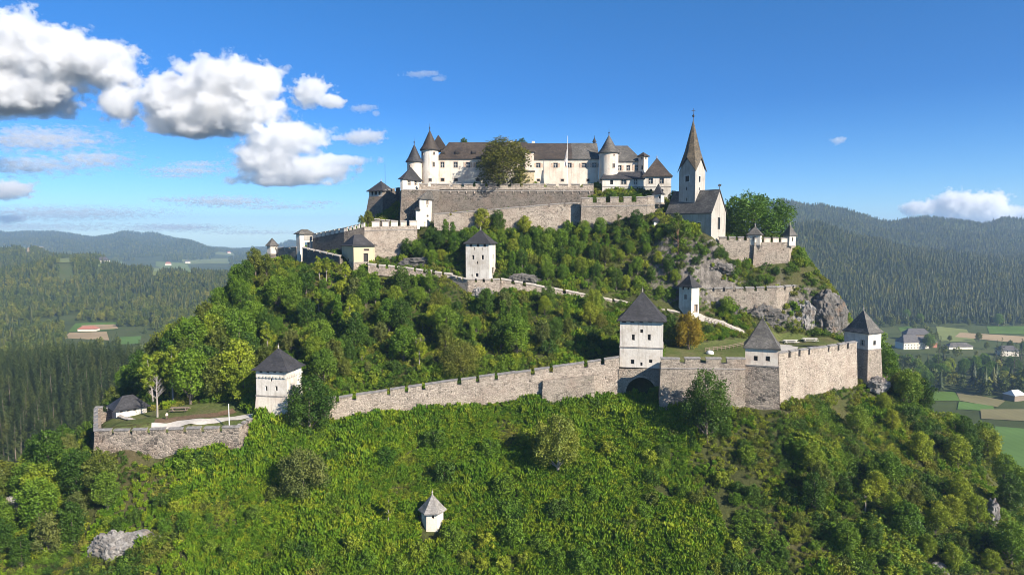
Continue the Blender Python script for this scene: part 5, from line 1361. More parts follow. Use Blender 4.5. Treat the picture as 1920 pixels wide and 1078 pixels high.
# lawns inside the bailey and on the right terrace
def lawn(name, poly, mat, off=.07, st=1.2):
    xs = np.array([p[0] for p in poly]); ys = np.array([p[1] for p in poly])
    nx, ny = int((xs.max()-xs.min())/st)+2, int((ys.max()-ys.min())/st)+2
    X, Y = np.meshgrid(np.linspace(xs.min(), xs.max(), nx), np.linspace(ys.min(), ys.max(), ny)); Z = hill_z(X, Y)+off
    keep = in_poly(X[:-1, :-1]+st/2, Y[:-1, :-1]+st/2, poly).ravel()
    a = np.arange(nx*ny).reshape(ny, nx); q = np.stack([a[:-1, :-1], a[:-1, 1:], a[1:, 1:], a[1:, :-1]], -1).reshape(-1, 4)[keep]
    me = bpy.data.meshes.new(name); quick_mesh(me, np.stack([X, Y, Z], -1).reshape(-1, 3), q); me.materials.append(mat)
    me.polygons.foreach_set('use_smooth', [True]*len(me.polygons))
    return tag(link(bpy.data.objects.new(name, me)), kind='structure')
LAWN_A = [plane_xy(180, 149), plane_xy(445, 149), plane_xy(470, 155.5), plane_xy(440, 166), plane_xy(330, 167), plane_xy(180, 163)]
LAWN_B = [plane_xy(1245, 165), plane_xy(1400, 160), plane_xy(1462, 160), plane_xy(1600, 178), plane_xy(1585, 198), plane_xy(1575, 202), plane_xy(1440, 203), plane_xy(1400, 196), plane_xy(1330, 193), plane_xy(1250, 182)]
lawn('lawn', LAWN_A, MAT['lawn']); lawn('lawn', LAWN_B, MAT['lawn'])
ribbon('gravel_path', [(284, 804), (330, 798), (380, 792), (430, 786), (478, 778)], 2.3, MAT['gravel'], .2)
ribbon('gravel_path', [(1500, 664), (1475, 655), (1458, 648), (1440, 644)], [5.5, 7, 7, 4], MAT['gravel'], .2)
ribbon('gravel_path', [(1310, 597), (1345, 606), (1372, 616), (1396, 626)], 1.7, MAT['caplight'], .25)
ribbon('dirt_strip', [(290, 790), (340, 785), (400, 779), (440, 771)], 3.2, m_ground('bare_earth', ((.16, .10, .06), (.2, .14, .09), (.24, .19, .12))), .15)

# ------------------------------------------------------------------ individual trees
LAND = [('the gate tower', 1203, 640), ('the squat pyramid-roofed tower', 1428, 650), ('the right corner tower', 1620, 650), ('the left corner tower', 522, 715), ('the guard hut', 243, 770),
        ('the lone sentry house', 810, 965), ('the white middle tower', 902, 485), ('the small path tower', 1292, 550), ('the ochre gatehouse', 670, 470), ('the open gatehouse', 570, 455), ('the church', 1310, 420),
        ('the church bastion', 1450, 475), ('the palace wall', 950, 370), ('the climbing lower wall', 820, 750), ('the bastion wall by the gate', 1310, 715), ('the left bastion wall', 310, 840), ('the rock cliff', 1540, 590), ('the crenellated bastion', 1160, 400), ('the valley farmhouse', 1720, 640), ('the great left wall', 735, 450), ('the field shed', 1910, 745), ('the bottom left rocks', 225, 1020)]
ORD = ['nearest', 'second', 'third', 'fourth', 'fifth', 'sixth', 'seventh', 'eighth', 'ninth', 'tenth', 'eleventh', 'twelfth', 'thirteenth', 'fourteenth', 'fifteenth', 'sixteenth', 'seventeenth', 'eighteenth', 'nineteenth', 'twentieth'] + [f'{n}' for n in ('twenty-first', 'twenty-second', 'twenty-third', 'twenty-fourth', 'twenty-fifth', 'twenty-sixth', 'twenty-seventh', 'twenty-eighth', 'twenty-ninth', 'thirtieth')]
PLANTED = []     # (root, kind label, u, v, dist) waiting for a label
PROTO = {}
def plant(key, p, s=1.0, rz=None, label=None, group=None, sz=None):
    crown, trunk, H, lab, cat, name = KINDS[key]
    z = float(gz(p[0], p[1])) if len(p) < 3 else p[2]
    r = bpy.data.objects.new(name, None); link(r); r.location = (p[0], p[1], z-.1)
    r.rotation_euler = (random.uniform(-.05, .05), random.uniform(-.05, .05), random.uniform(0, 6.28) if rz is None else rz); r.scale = (s, s, s*(sz or random.uniform(.9, 1.12)))
    if key not in PROTO:
        c = bpy.data.objects.new('crown', crown); t = bpy.data.objects.new('trunk', trunk); PROTO[key] = (c, t)
    else: c, t = PROTO[key][0].copy(), PROTO[key][1].copy()
    for o in (c, t): link(o); o.parent = r
    tag(r, label, cat, group, 'thing')
    if label is None:
        u, v = uv_of((p[0], p[1], z+H*s*.5)); PLANTED.append((r, lab, u, v))
    return r
def name_planted():
    groups = {}
    for r, lab, u, v in PLANTED:
        best = min(LAND, key=lambda l: math.hypot(l[1]-u, l[2]-v)); dx, dy = u-best[1], v-best[2]
        rel = ('left of' if dx < 0 else 'right of') if abs(dx) > abs(dy) else ('above' if dy < 0 else 'below')
        groups.setdefault((lab, best[0], rel), []).append((math.hypot(dx, dy), r))
    for (lab, lm, rel), L in groups.items():
        L.sort(key=lambda t: t[0])
        for i, (d, r) in enumerate(L):
            if len(L) == 1: r['label'] = f'{lab} {rel} {lm}'
            elif i == 0: r['label'] = f'{lab} {rel} {lm}, nearest one'
            else: r['label'] = f'{lab} {rel} {lm}, {ORD[min(i, len(ORD)-1)]} nearest'
TREES_XY = []
def sprinkle(poly, n, kinds, smin, smax, mind, group, hitfn=hit, margin=1.6, tries=60, soft=()):
    us = [p[0] for p in poly]; vs_ = [p[1] for p in poly]; c = 0; kk = [k for k, w in kinds]; ww = [w for k, w in kinds]
    for _ in range(n*tries):
        if c >= n: break
        u, v = random.uniform(min(us), max(us)), random.uniform(min(vs_), max(vs_))
        if not in_poly(np.array(u), np.array(v), poly): continue
        p = hitfn(u, v)
        if p is None or not free(p.x, p.y, margin, soft): continue
        if any((p.x-a)**2+(p.y-b)**2 < (mind*.5*(1+m_))**2 for a, b, m_ in TREES_XY): continue
        s = random.uniform(smin, smax); TREES_XY.append((p.x, p.y, min(s, 1.2)))
        plant(random.choices(kk, ww)[0], (p.x, p.y), s, group=group); c += 1
    return c
# rock outcrops stay bare
for u, v, Y, r_ in ((225, 1030, 130, 2.8), (270, 1012, 131, 1.5), (22, 968, 138, 2.0), (1856, 975, 148, 1.9), (1708, 985, 138, 2.0), (1645, 722, 174, 2.6), (795, 640, 187.5, 2.4), (905, 556, 202, 3.0), (1760, 1066, 131, 1.8)):
    c_ = (hit(u, v) if v > 960 else None) or P(u, v, Y); CLEAR.append([(c_.x+r_*math.cos(a_*.7854), c_.y+r_*.8*math.sin(a_*.7854)) for a_ in range(8)])
# --- the trees that stand out
SOLO = []
def solo(key, u, v, s, label, Y=None, rz=None, sz=None, zoff=0, wide=1.0):
    p = P(u, v, Y) if Y else hit(u, v)
    while p is None: v += 4; p = hit(u, v)
    q = (p.x, p.y) if not Y else (p.x, p.y, p.z+zoff)
    TREES_XY.append((p.x, p.y, max(s, .8))); r = plant(key, q, s, rz, label, sz=sz); r.scale.x *= wide; r.scale.y *= wide; return r
make_broad('chestnut', 'dark', 6.6, 15.0, 9500, 51, 'big tree', .08, 20, lsz=.46, trunk_r=.5, size=.42, spread=.66, name='lime_tree')
for _c in [KINDS['chestnut'][0]]: _c.materials[0] = m_leaf('brownish_green_leaves', (0.070, 0.082, 0.020), (0.085, 0.092, 0.024), (0.085, 0.085, 0.024), patch=.25)
make_broad('walnut', 'green', 8.6, 11.5, 11000, 52, 'wide tree', .10, 22, lsz=.55, trunk_r=.5, size=.40, spread=.72, name='walnut_tree', ragged=.3)
make_broad('meadowtree', 'palegreen', 4.6, 9.6, 6500, 53, 'lone meadow tree', .17, 16, lsz=.38, trunk_r=.26, barkm='palebark', spread=.68, size=.42, ragged=.5, name='apple_tree')
make_broad('goldtree', 'gold', 4.2, 8.8, 6500, 54, 'yellowing tree', .08, 15, lsz=.42, trunk_r=.3, name='maple_tree')
make_broad('walltree', 'dark', 5.2, 12.5, 8000, 55, 'big dark tree', .06, 18, lsz=.42, trunk_r=.3, name='ash_tree', ragged=.45)
make_broad('bigbush', 'olive', 6.0, 8.5, 7500, 56, 'broad round tree', .04, 16, lsz=.42, trunk_r=.3, name='hazel_tree')
make_broad('greybush', 'grey', 4.6, 7.0, 6000, 57, 'grey-green willow-like bush', .03, 14, lsz=.36, trunk_r=.15, name='willow_bush', ragged=.6)
solo('chestnut', 943, 352, 1.22, 'big brownish-green lime tree growing in front of the palace facade', Y=239, sz=.98, zoff=-1.5, wide=1.4)
solo('walnut', 1411, 441, 1.0, 'wide spreading bright green tree right of the church, behind its bastion wall', Y=226, sz=1.2, zoff=-1, wide=1.5)
solo('meadowtree', 1046, 888, 1.22, 'lone pale green tree with bare grey trunk in the meadow below the climbing wall')
solo('goldtree', 1291, 655, 1.0, 'round yellowing tree between the gate tower and the small path tower')
solo('walltree', 1325, 826, 1.12, 'dark green tree growing up against the bastion wall right of the arch')
solo('walltree', 580, 815, 1.18, 'dark leafy tree in front of the left corner tower, hiding its right side')
solo('bigbush', 865, 705, .98, 'broad olive tree rising just behind the middle of the climbing wall')
solo('greybush', 570, 930, 1.25, 'grey-green bush on the slope below the left corner tower')
solo('pine', 1271, 474, 1.15, 'scots pine with bare trunk in front of the church nave')
solo('bush3', 1254, 432, .9, 'dark bush at the left end of the church nave', Y=211.5, zoff=-1.2)
solo('pine', 1160, 440, .62, 'small light pine in front of the crenellated bastion')
solo('birch', 728, 985, .7, 'small pale-stemmed tree in the meadow left of the sentry house')
solo('maple2', 905, 437, .85, 'pale green tree against the weathered upper wall, above the white middle tower')
solo('ash', 934, 440, .85, 'dark green tree against the weathered upper wall, right of its pale neighbour')
solo('bush3', 1146, 372, 1.05, 'dark round bush behind the crenellated bastion, under the palace annex', Y=229, zoff=-1)
solo('bush3', 1110, 375, .9, 'dark clipped bush behind the left end of the crenellated bastion', Y=229.5, zoff=-1)
solo('bush', 1190, 375, .85, 'green bush behind the middle merlons of the crenellated bastion', Y=230, zoff=-1.2)
solo('bush', 1215, 370, .8, 'green bush behind the right merlons of the crenellated bastion', Y=230, zoff=-1)
solo('maple', 1262, 388, .55, 'small green tree in the gap between pavilion and church tower', Y=228)
solo('ash2', 690, 424, .62, 'dark olive bush behind the great left wall, below the leftmost pavilion', Y=224)
solo('ash2', 678, 424, .4, 'low dark bush on top of the great left wall', Y=222.5)
solo('ash', 870, 268, .5, 'treetop showing above the palace roof at its left', Y=262, zoff=-2.5)
solo('ash', 978, 272, .7, 'treetop showing above the palace roof behind the big tree', Y=262, zoff=-4.5)
solo('ash', 460, 545, 1.05, 'dark tree on the skyline at the left shoulder of the hill')
solo('maple', 448, 548, .9, 'green tree at the left shoulder of the hill')
solo('ash2', 500, 520, .9, 'brownish tree with curved pale stem below the far left turret')
solo('birch', 600, 530, .8, 'slender tree with white stem in front of the shaded ramp wall')
solo('birch', 612, 528, .75, 'slender pale tree beside the shaded ramp wall, right one of a pair')
solo('birch', 648, 545, .85, 'feathery pale tree below the ochre gatehouse')
solo('poplar', 1095, 470, .75, 'upright green tree in the dense wood below the weathered upper wall')
solo('ash2', 1135, 500, .7, 'yellow-tinged tree in the wood below the crenellated bastion')
solo('maple', 1640, 655, 1.25, 'tall green tree behind the right corner tower', Y=192, zoff=-6)
solo('maple', 1662, 690, .9, 'green tree on the slope right of the right corner tower')
solo('bush', 1365, 570, 1.35, 'round green bush growing on the grey terrace wall', Y=204, zoff=-2.2)
solo('bush', 1305, 560, .8, 'green bush beside the small path tower', Y=204, zoff=-1)
# bare dead tree
mb = MB(); H = 9.4
mb.tube([(0, 0, -1), (.1, 0, H*.3), (0, .1, H*.65), (.15, 0, H)], [.24, .19, .11, .02], 7)
g = np.random.default_rng(61)
for i in range(26):
    z = H*(.42+.54*i/26); a = g.uniform(0, 6.28); L = (1.1-.6*i/26)*g.uniform(1.1, 2.0); q = (math.cos(a)*L, math.sin(a)*L, z+L*.8)
    mb.tube([(0, .05, z), (q[0]*.5, q[1]*.5, z+L*.3), q], [.07, .045, .012], 4)
    for k in range(2):
        a2 = a+g.uniform(-.9, .9); mb.tube([(q[0]*.5, q[1]*.5, z+L*.3), (q[0]*.5+math.cos(a2)*L*.4, q[1]*.5+math.sin(a2)*L*.4, z+L*.9)], [.035, .01], 3)
p = hit(295, 783); dt = thing('dead_tree', 'bare pale dead tree standing beside the guard hut', 'tree', (p.x, p.y, p.z))
me = mb.build('trunk', MAT['palebark']); me.parent = dt; dt.scale = (1.05,)*3

# --- woods, tree by tree
WOOD_MIX = [('maple', 3), ('maple2', 2.2), ('ash', 3), ('ash2', 1.5), ('birch', 1.4), ('poplar', 1.6), ('greytree', .8)]
LIGHT_MIX = [('maple', 3), ('maple2', 3.2), ('ash', 1.2), ('ash2', 1.2), ('birch', .6)]
BUSH_MIX = [('bush', 3), ('bush2', 2.5), ('bush3', 2.2), ('bush4', 1.4)]
SOFT = (LAWN_A, LAWN_B)
# tall wood left of the corner tower
sprinkle([(285, 775), (470, 760), (470, 690), (420, 610), (360, 640), (300, 690)], 26, LIGHT_MIX, 1.05, 1.5, 4.2, 'trees of the tall wood left of the corner tower', soft=SOFT)
# mid slope
sprinkle([(380, 660), (600, 740), (800, 700), (1150, 655), (1150, 585), (940, 545), (860, 540), (690, 515), (560, 490), (440, 520)], 100, WOOD_MIX, .4, 1.12, 3.0, 'trees of the mixed wood on the middle slope', soft=SOFT, margin=5.0)
sprinkle([(380, 660), (600, 740), (800, 700), (1150, 655), (1150, 585), (940, 545), (860, 540), (690, 515), (560, 490), (440, 520)], 70, BUSH_MIX, .6, 1.2, 2.6, 'bushes between the trees on the middle slope', soft=SOFT, margin=3.2)
# upper slope
sprinkle([(720, 490), (870, 505), (1000, 525), (1170, 560), (1265, 570), (1270, 470), (1240, 432), (1085, 425), (950, 425), (820, 425), (770, 440)], 72, [('maple', 4), ('maple2', 2.4), ('ash', 3), ('poplar', 1.2), ('birch', .5)], .45, .78, 2.9, 'trees of the dense wood below the upper walls', soft=SOFT)
sprinkle([(720, 490), (870, 505), (1000, 525), (1170, 560), (1265, 570), (1270, 470), (1240, 432), (1085, 425), (950, 425), (820, 425), (770, 440)], 42, BUSH_MIX, .7, 1.25, 2.4, 'bushes between the trees below the upper walls', soft=SOFT)
sprinkle([(1300, 475), (1345, 515), (1400, 530), (1480, 540), (1500, 520), (1410, 515), (1390, 480), (1330, 462)], 18, BUSH_MIX, .6, .9, 2.6, 'bushes below the church')
sprinkle([(1285, 470), (1345, 480), (1400, 505), (1400, 530), (1330, 525), (1270, 515)], 28, BUSH_MIX, .6, 1.05, 1.9, 'bushes on the rocks below the church', margin=.9)
sprinkle([(1160, 650), (1250, 655), (1330, 645), (1400, 630), (1380, 600), (1320, 590), (1180, 580)], 14, BUSH_MIX+[('ash', 1)], .5, .9, 3.0, 'bushes behind the gate tower', soft=SOFT)
# lower left cliff wood
sprinkle([(0, 880), (60, 850), (125, 800), (150, 920), (240, 950), (200, 990), (120, 1060), (0, 1078), (-60, 1000)], 34, [('ash', 4), ('ash2', 2), ('maple', 2), ('greytree', 1), ('maple2', 1)], .75, 1.25, 3.8, 'trees of the wood on the lower left cliff', soft=SOFT)
# right-hand slope
sprinkle([(1500, 760), (1620, 740), (1660, 720), (1740, 790), (1850, 900), (1930, 1000), (1920, 1078), (1560, 1078), (1480, 980), (1440, 860)], 75, LIGHT_MIX+[(k, w*1.6) for k, w in BUSH_MIX], .48, 1.0, 3.0, 'trees and bushes on the right-hand slope', soft=SOFT)
sprinkle([(1210, 800), (1400, 800), (1480, 900), (1500, 1078), (1100, 1078), (1150, 950)], 38, BUSH_MIX, .6, 1.2, 2.6, 'bushes on the slope below the bastion wall', soft=SOFT)
sprinkle([(480, 800), (620, 810), (640, 1000), (560, 1078), (180, 1000), (250, 940), (450, 910)], 30, BUSH_MIX, .5, 1.1, 2.8, 'bushes on the slope below the left bastion', soft=SOFT)
sprinkle([(500, 840), (760, 830), (1200, 800), (1250, 900), (1150, 1040), (560, 1050)], 13, [('bush', 3), ('bush3', 2), ('bush2', 1)], .9, 1.5, 7, 'bushes scattered over the meadow')
for u, s_, k_ in ((862, .5, 'bush'), (905, .45, 'bush4'), (955, .6, 'bush4'), (990, .5, 'bush3'), (1040, .42, 'bush'), (1066, .5, 'bush2')):
    x_, y_ = plane_xy(u, 232.2); plant(k_, (x_, y_, 125.4), s_, group='bushes on the ledge between the upper walls')
sprinkle([(640, 1078), (1100, 1078), (1100, 1030), (640, 1030)], 16, [('bush', 2), ('bush2', 3)], .8, 1.4, 3.4, 'bushes along the foot of the meadow')
# far side slopes: silhouettes beyond the shoulder
g_ = np.random.default_rng(77); c = 0
while c < 26:
    x, y = g_.uniform(88, 135), g_.uniform(150, 215)
    if 'x' and hill_z(x, y) > 40 and x > K(1660)*y and free(x, y, 2): plant(random.choices(['maple', 'maple2', 'ash', 'ash2'], [3, 3, 2, 1])[0], (x, y), random.uniform(.8, 1.25), group='trees on the right shoulder of the hill'); c += 1
c = 0
while c < 24:
    x, y = g_.uniform(-135, -92), g_.uniform(140, 235)
    if hill_z(x, y) > 45 and (y > 168 or x < -106) and x < K(300)*y and not in_poly(np.array(x), np.array(y), LAWN_A) and free(x, y, 2.5): plant(random.choices(['maple', 'maple2', 'ash', 'ash2'], [3, 2, 2.4, 1])[0], (x, y), random.uniform(.8, 1.3), group='trees on the left shoulder of the hill'); c += 1

# --- spruces at the near edge of the left-hand forest, one by one
def hitg(u, v):
    d = ray(u, v); ys = np.geomspace(200, 1200, 1500); xs = d.x/d.y*ys; zs = CZ+d.z/d.y*ys; gg = far_z(xs, ys); k = np.argmax(zs < gg); return Vector((xs[k], ys[k], gg[k]))
LEFT_FOREST = [(-150, 960), (60, 905), (170, 830), (270, 760), (300, 715), (260, 712), (140, 730), (0, 790), (-150, 850)]
sprinkle(LEFT_FOREST, 85, [('spruce', 2), ('spruce2', 1.6)], .85, 1.2, 5.5, 'spruces at the near edge of the left-hand forest', hitfn=hitg, margin=0)
sprinkle([(1690, 745), (1740, 735), (1790, 722), (1935, 745), (1935, 690), (1800, 690), (1700, 690)], 42, [('ash', 2), ('maple', 2), ('spruce', 1.3), ('maple2', .7)], 1.2, 1.7, 8, 'trees of the belt beyond the right-hand slope', hitfn=hitg, margin=0)
for u, v, s in ((1742, 655, 1.9), (1835, 640, 1.3), (1780, 640, .9), (1872, 612, 1.8), (1815, 612, 1.3), (1895, 655, 1.2), (1850, 655, 1.0), (1760, 612, 1.2), (1920, 660, 1.4), (1700, 600, 1.7), (1725, 608, 1.6)):
    p = hitg(u, v); plant('ash2' if s < 1.4 else 'maple', (p.x, p.y), s, group='field trees in the right-hand valley')
name_planted()

# ------------------------------------------------------------------ far forests, read as one mass
def forest(name, u0, u1, Y0, Y1, step, coll, nproto, keep, smin=.75, smax=1.25, label=None, zsink=.5, seed=0):
    g = np.random.default_rng(seed); X = []; Yv = []; y = Y0
    while y < Y1:
        st = step*(1 if y < 1800 else (y/1800)**.8); w0, w1 = K(u0)*y, K(u1)*y; m = max(1, int((w1-w0)/st))
        X.append(np.linspace(w0, w1, m)+g.uniform(-.5, .5, m)*st); Yv.append(np.full(m, y)+g.uniform(-.5, .5, m)*st); y += st
    x = np.concatenate(X); yy = np.concatenate(Yv); k = keep(x, yy, 960+x/yy*F*1.003); x, yy = x[k], yy[k]
    if FIELD_POLYS:
        for fp in FIELD_POLYS: kk = ~in_poly(x, yy, fp); x, yy = x[kk], yy[kk]
    z = far_z(x, yy)-zsink; n = len(x)
    sc = g.uniform(smin, smax, n)*np.where(yy > 2600, 1.25, 1.0)
    return scatter(name, np.stack([x, yy, z], 1), sc, g.uniform(0, 6.28, n), g.integers(0, nproto, n), coll, .02, label, 'forest')
FIELD_POLYS = []
for key, px in FIELDS:
    q = [hit_far(*a) for a in px]; c = sum((Vector((p.x, p.y)) for p in q), Vector((0, 0)))/4
    f_ = .90 if c.y > 1300 else .91
    FIELD_POLYS.append([tuple((c+(Vector((p.x, p.y))-c)*1.03)*(f_ if i < 2 else 1)) for i, p in enumerate(q)])
CF = lib([far_spruce(1), far_spruce(2, 21, 3.2), far_spruce(3, 15, 3.9), far_spruce(4, 19, 2.9), far_broad(5), far_broad(6, 5.2, 14)], 'far_tree')
CB = lib([far_broad(7), far_broad(8, 5.4, 12), far_broad(9, 4.2, 15), far_spruce(10, 20)], 'far_leaf_tree')
CSP = lib([KINDS['spruce'][0], KINDS['spruce2'][0]], 'near_spruce')
forest('spruce_forest', -260, 330, 345, 560, 5.6, CSP, 2, lambda x, y, u: (u < 300+(y-345)*.05) & (far_z(x, y) > 4.5), .8, 1.2, 'dense dark spruce forest on the knoll left of the castle hill', seed=1)
forest('mixed_wood', -200, 420, 560, 900, 9, CB, 4, lambda x, y, u: (fbm(x/60+4, y/60, 3, 21) > np.where(u < 110, .2, .60)), .6, 1.0, 'patchy broadleaf wood among the fields left of the castle hill', seed=2)
forest('hill_forest', 130, 620, 935, 1700, 6.8, CF, 6, lambda x, y, u: (u > 190+ (1300-np.minimum(y, 1300))*.55) & (far_z(x, y) > 1.5), .45, .85, 'forest on the low ridge behind the castle hill, left side', seed=3)
forest('hill_forest', -260, 420, 900, 2350, 9.5, CB, 4, lambda x, y, u: ((u < 190+(1300-np.minimum(y, 1300))*.55) | (y > 1650)) & (fbm(x/160+3, y/190, 3, 29) > np.clip((u-170)/160, 0, 1)*np.clip((y-1500)/200, 0, 1)*.56) & (fbm(x/90, y/110, 3, 23) > .36-np.clip(far_z(x, y)/80, 0, .3)), .6, 1.0, 'wooded rounded hills in the left middle distance', seed=4)
forest('mountain_forest', -260, 640, 2500, 6200, 13, CB, 4, lambda x, y, u: (fbm(x/260+9, y/300, 4, 25) > .60-np.clip((y-3000)/3000, 0, .45)), .8, 1.1, 'forest covering the blue mountain on the left horizon', seed=5)
forest('mountain_forest', 1440, 2150, 925, 1720, 6.4, CF, 5, lambda x, y, u: y > 915, .42, .88, 'dark spruce forest on the near mountain slope at the right', seed=6)
forest('mountain_forest', 1400, 2150, 1720, 2650, 8.5, CF, 5, lambda x, y, u: y > 100, .5, .95, 'dark spruce forest on the rear mountain ridge at the right', seed=7)
forest('hedgerow', 1640, 2100, 560, 925, 12, CB, 4, lambda x, y, u: (fbm(x/40+2, y/45, 3, 27) > .62) | ((y > 880) & (u < 1740)), .5, .95, 'hedgerows and copses between the fields in the right-hand valley', seed=8)
forest('valley_wood', 1560, 2100, 420, 540, 9.5, CB, 4, lambda x, y, u: (y > 505-(u-1560)*.02) & (x > 170), .8, 1.2, 'wood filling the valley behind the right-hand slope', seed=9)

# ------------------------------------------------------------------ undergrowth on the castle hill
def tuft(seed, n=26, h=1.3, r=.55, leaf='herb', w=.062):
    n = int(n*1.9)
    g = np.random.default_rng(seed); co = []; q = []
    for i in range(n):
        a = g.uniform(0, 6.28); rr = r*math.sqrt(g.random()); x, y = rr*math.cos(a), rr*math.sin(a); hh = h*g.uniform(.55, 1.1); b = g.uniform(0, 6.28); lx, ly = g.normal(0, .16, 2)
        for k in range(3):                                # leaf whorls up one stem
            z0 = hh*(.15+.3*k); z1 = z0+hh*.36; ww = w*(1.15-.25*k); bb = b+k*1.2; ex, ey = math.cos(bb)*ww, math.sin(bb)*ww; n0 = len(co); f0, f1 = z0/hh, z1/hh
            ox, oy = math.cos(bb+1.57)*.12, math.sin(bb+1.57)*.12
            co += [(x+lx*f0, y+ly*f0, z0), (x+lx*f0+ex+ox, y+ly*f0+ey+oy, (z0+z1)/2), (x+lx*f1, y+ly*f1, z1), (x+lx*f0-ex-ox, y+ly*f0-ey-oy, (z0+z1)/2)]; q.append((n0, n0+1, n0+2, n0+3))
    me = bpy.data.meshes.new('herb_tuft'); quick_mesh(me, np.array(co), np.array(q)); me.materials.append(LEAF[leaf]); return me
def clump(seed, n=130, R_=.8, H=.9, leaf='green', lsz=.20):
    n = int(n*1.6)
    lo = lobes_round(R_, H, 0, 5, seed, .6, .55); p, nn = blob_points(lo, n, seed, .5); p[:, 2] = np.maximum(p[:, 2], .02)
    return leaves_mesh('clump', p, nn, lsz*np.random.default_rng(seed).uniform(.6, 1.3, n), LEAF[leaf], seed=seed)
HERB = lib([clump(31, 420, 1.5, 2.0, 'green', .3), clump(32, 380, 1.4, 1.7, 'dark', .3), tuft(1), tuft(2, 30, 1.6, .6), tuft(3, 22, 1.0, .7), tuft(4, 30, 1.15, .6, 'herb', .055), clump(5, leaf='herb'), clump(6, 120, .7, .6, 'light'), tuft(7, 18, .8, .6, 'dryherb', .06)], 'herb')
SCRUB = lib([clump(33, 420, 1.5, 1.9, 'green', .3), clump(34, 380, 1.4, 1.6, 'light', .3), clump(11, 150, .9, 1.1, 'green'), clump(12, 150, 1.0, 1.2, 'dark'), clump(13, 130, .9, .9, 'olive'), clump(14, 130, .8, .9, 'light'), tuft(15, 20, 1.0, .7, 'dryherb', .06), tuft(16, 24, 1.2, .6, 'herb')], 'scrub')
def under(name, cond, step, coll, probs, smin, smax, label, seed, lush=True):
    g = np.random.default_rng(seed)
    x, y = np.meshgrid(np.arange(-160, 165, step), np.arange(60, 300, step)); x = x.ravel()+g.uniform(-.5, .5, x.size)*step; y = y.ravel()+g.uniform(-.5, .5, y.size)*step
    z = hill_z(x, y); k = (z > 12) & cond(x, y, z); x, y, z = x[k], y[k], z[k]
    k = free(x, y, .25, SOFT); x, y, z = x[k], y[k], z[k]
    pn = fbm(x/7, y/7, 3, seed+3); hs = .6*fbm(x/9+50, y/9, 3, seed+9)+.4*fbm(x/3+50, y/3, 2, seed+10)
    k = pn > (.22 if lush else .27); x, y, z, hs = x[k], y[k], z[k], hs[k]; n = len(x)
    pr = np.array(probs, float); pr /= pr.sum()
    # neighbouring plants tend to be of one sort
    sel = fbm(x/9+20, y/9+7, 2, seed+15); rank = np.argsort(np.argsort(sel+g.normal(0, .05, n)))/max(n, 1)
    idx = np.searchsorted(np.cumsum(pr), rank*.9999)
    sc = (smin+(smax-smin)*np.clip(hs*2-.5, 0, 1))*g.uniform(.75, 1.25, n)
    return scatter(name, np.stack([x, y, z-.08], 1), sc, g.uniform(0, 6.28, n), np.clip(idx, 0, len(pr)-1), coll, .12, label, 'undergrowth')
def uu(x, y): return 960+x/y*F*1.003
def meadow(x, y, z):
    u = uu(x, y); return (y < 166) & (u > 330) & (u < 1330+(fbm(x/12, y/12, 2, 44)-.5)*160) & (y > 80)
under('meadow_undergrowth', meadow, .62, HERB, [.05, .05, 3, 3, 2, 3, 1.0, .7, .25], .45, 1.5, 'lush tall nettles and herbs covering the meadow below the walls', 101)
under('slope_undergrowth', lambda x, y, z: (~meadow(x, y, z)) & (y < 262) & (y > 80), .98, SCRUB, [.28, .22, 3.2, 2.4, 1.4, 2.4, 1.7, 2.0], .6, 1.5, 'brambles and low scrub covering the rocky castle slopes', 102, lush=False)
# ================================================================== rocks
def m_rock(name):
    m, nt, b = nodes_of(name); t = NT(nt); co = t.pos()
    n = t.noise(t.mapping(co, (1, 1, .55)), .5, 9, .72, .6)
    col = t.ramp(n, [(.3, (.07, .066, .06)), (.45, (.18, .17, .16)), (.58, (.30, .285, .27)), (.7, (.44, .42, .39))])
    ru = t.gray(t.noise(co, .35, 5), .55, .7); col = t.mix(t.math('MULTIPLY', ru, .5), col, (.30, .20, .13))
    t.l(col, b.inputs['Base Color']); b.inputs['Roughness'].default_value = .95; b.inputs['Specular IOR Level'].default_value = .1
    t.bump(t.noise(co, 1.2, 9, .75), .5, 1.0, b); return m
MAT['rock'] = m_rock('limestone')
MAT['rockdark'] = m_rock('grey_limestone')
_r = [n for n in MAT['rockdark'].node_tree.nodes if n.type == 'VALTORGB'][0].color_ramp.elements
for e_, c_ in zip(_r, ((.04, .038, .035), (.10, .095, .088), (.155, .145, .135), (.28, .26, .24))): e_.color = (*c_, 1)
def at(u, v, dz=0.0): p = hit(u, v); return p+Vector((0, 0, dz))
def rock(label, c, size, seed, mat='rock', sub=5, rough=.35, rot=0, name='rock_outcrop'):
    import bmesh
    bm = bmesh.new(); bmesh.ops.create_icosphere(bm, subdivisions=sub, radius=1)
    o_ = Vector((seed*3.1, seed*1.7, seed*.9))
    for v in bm.verts:
        p = v.co.copy()
        f = 1+rough*(mnoise.noise(p*1.3+o_)) + rough*.6*abs(mnoise.noise(p*3.1+o_)) + rough*.3*mnoise.noise(p*7+o_)+rough*.15*mnoise.noise(p*15+o_)
        q = p*f; s = 3.2                                   # split into blocky ledges
        q = q.lerp(Vector((round(q.x*s)/s, round(q.y*s)/s, round(q.z*s*1.4)/s/1.4)), .22)
        v.co = Vector((q.x*size[0], q.y*size[1], q.z*size[2]))
    me = bpy.data.meshes.new(name); bm.to_mesh(me); bm.free(); me.materials.append(MAT[mat])
    o = link(bpy.data.objects.new(name, me)); o.location = c; o.rotation_euler = (0, 0, rot); return tag(o, label, 'rock', None, 'thing')
rock('tall grey limestone cliff rising behind the picnic lawn, left of the right corner tower', P(1548, 598, 209.5), (6.0, 5.5, 8.6), 3, 'rockdark', 6, .20, .3)
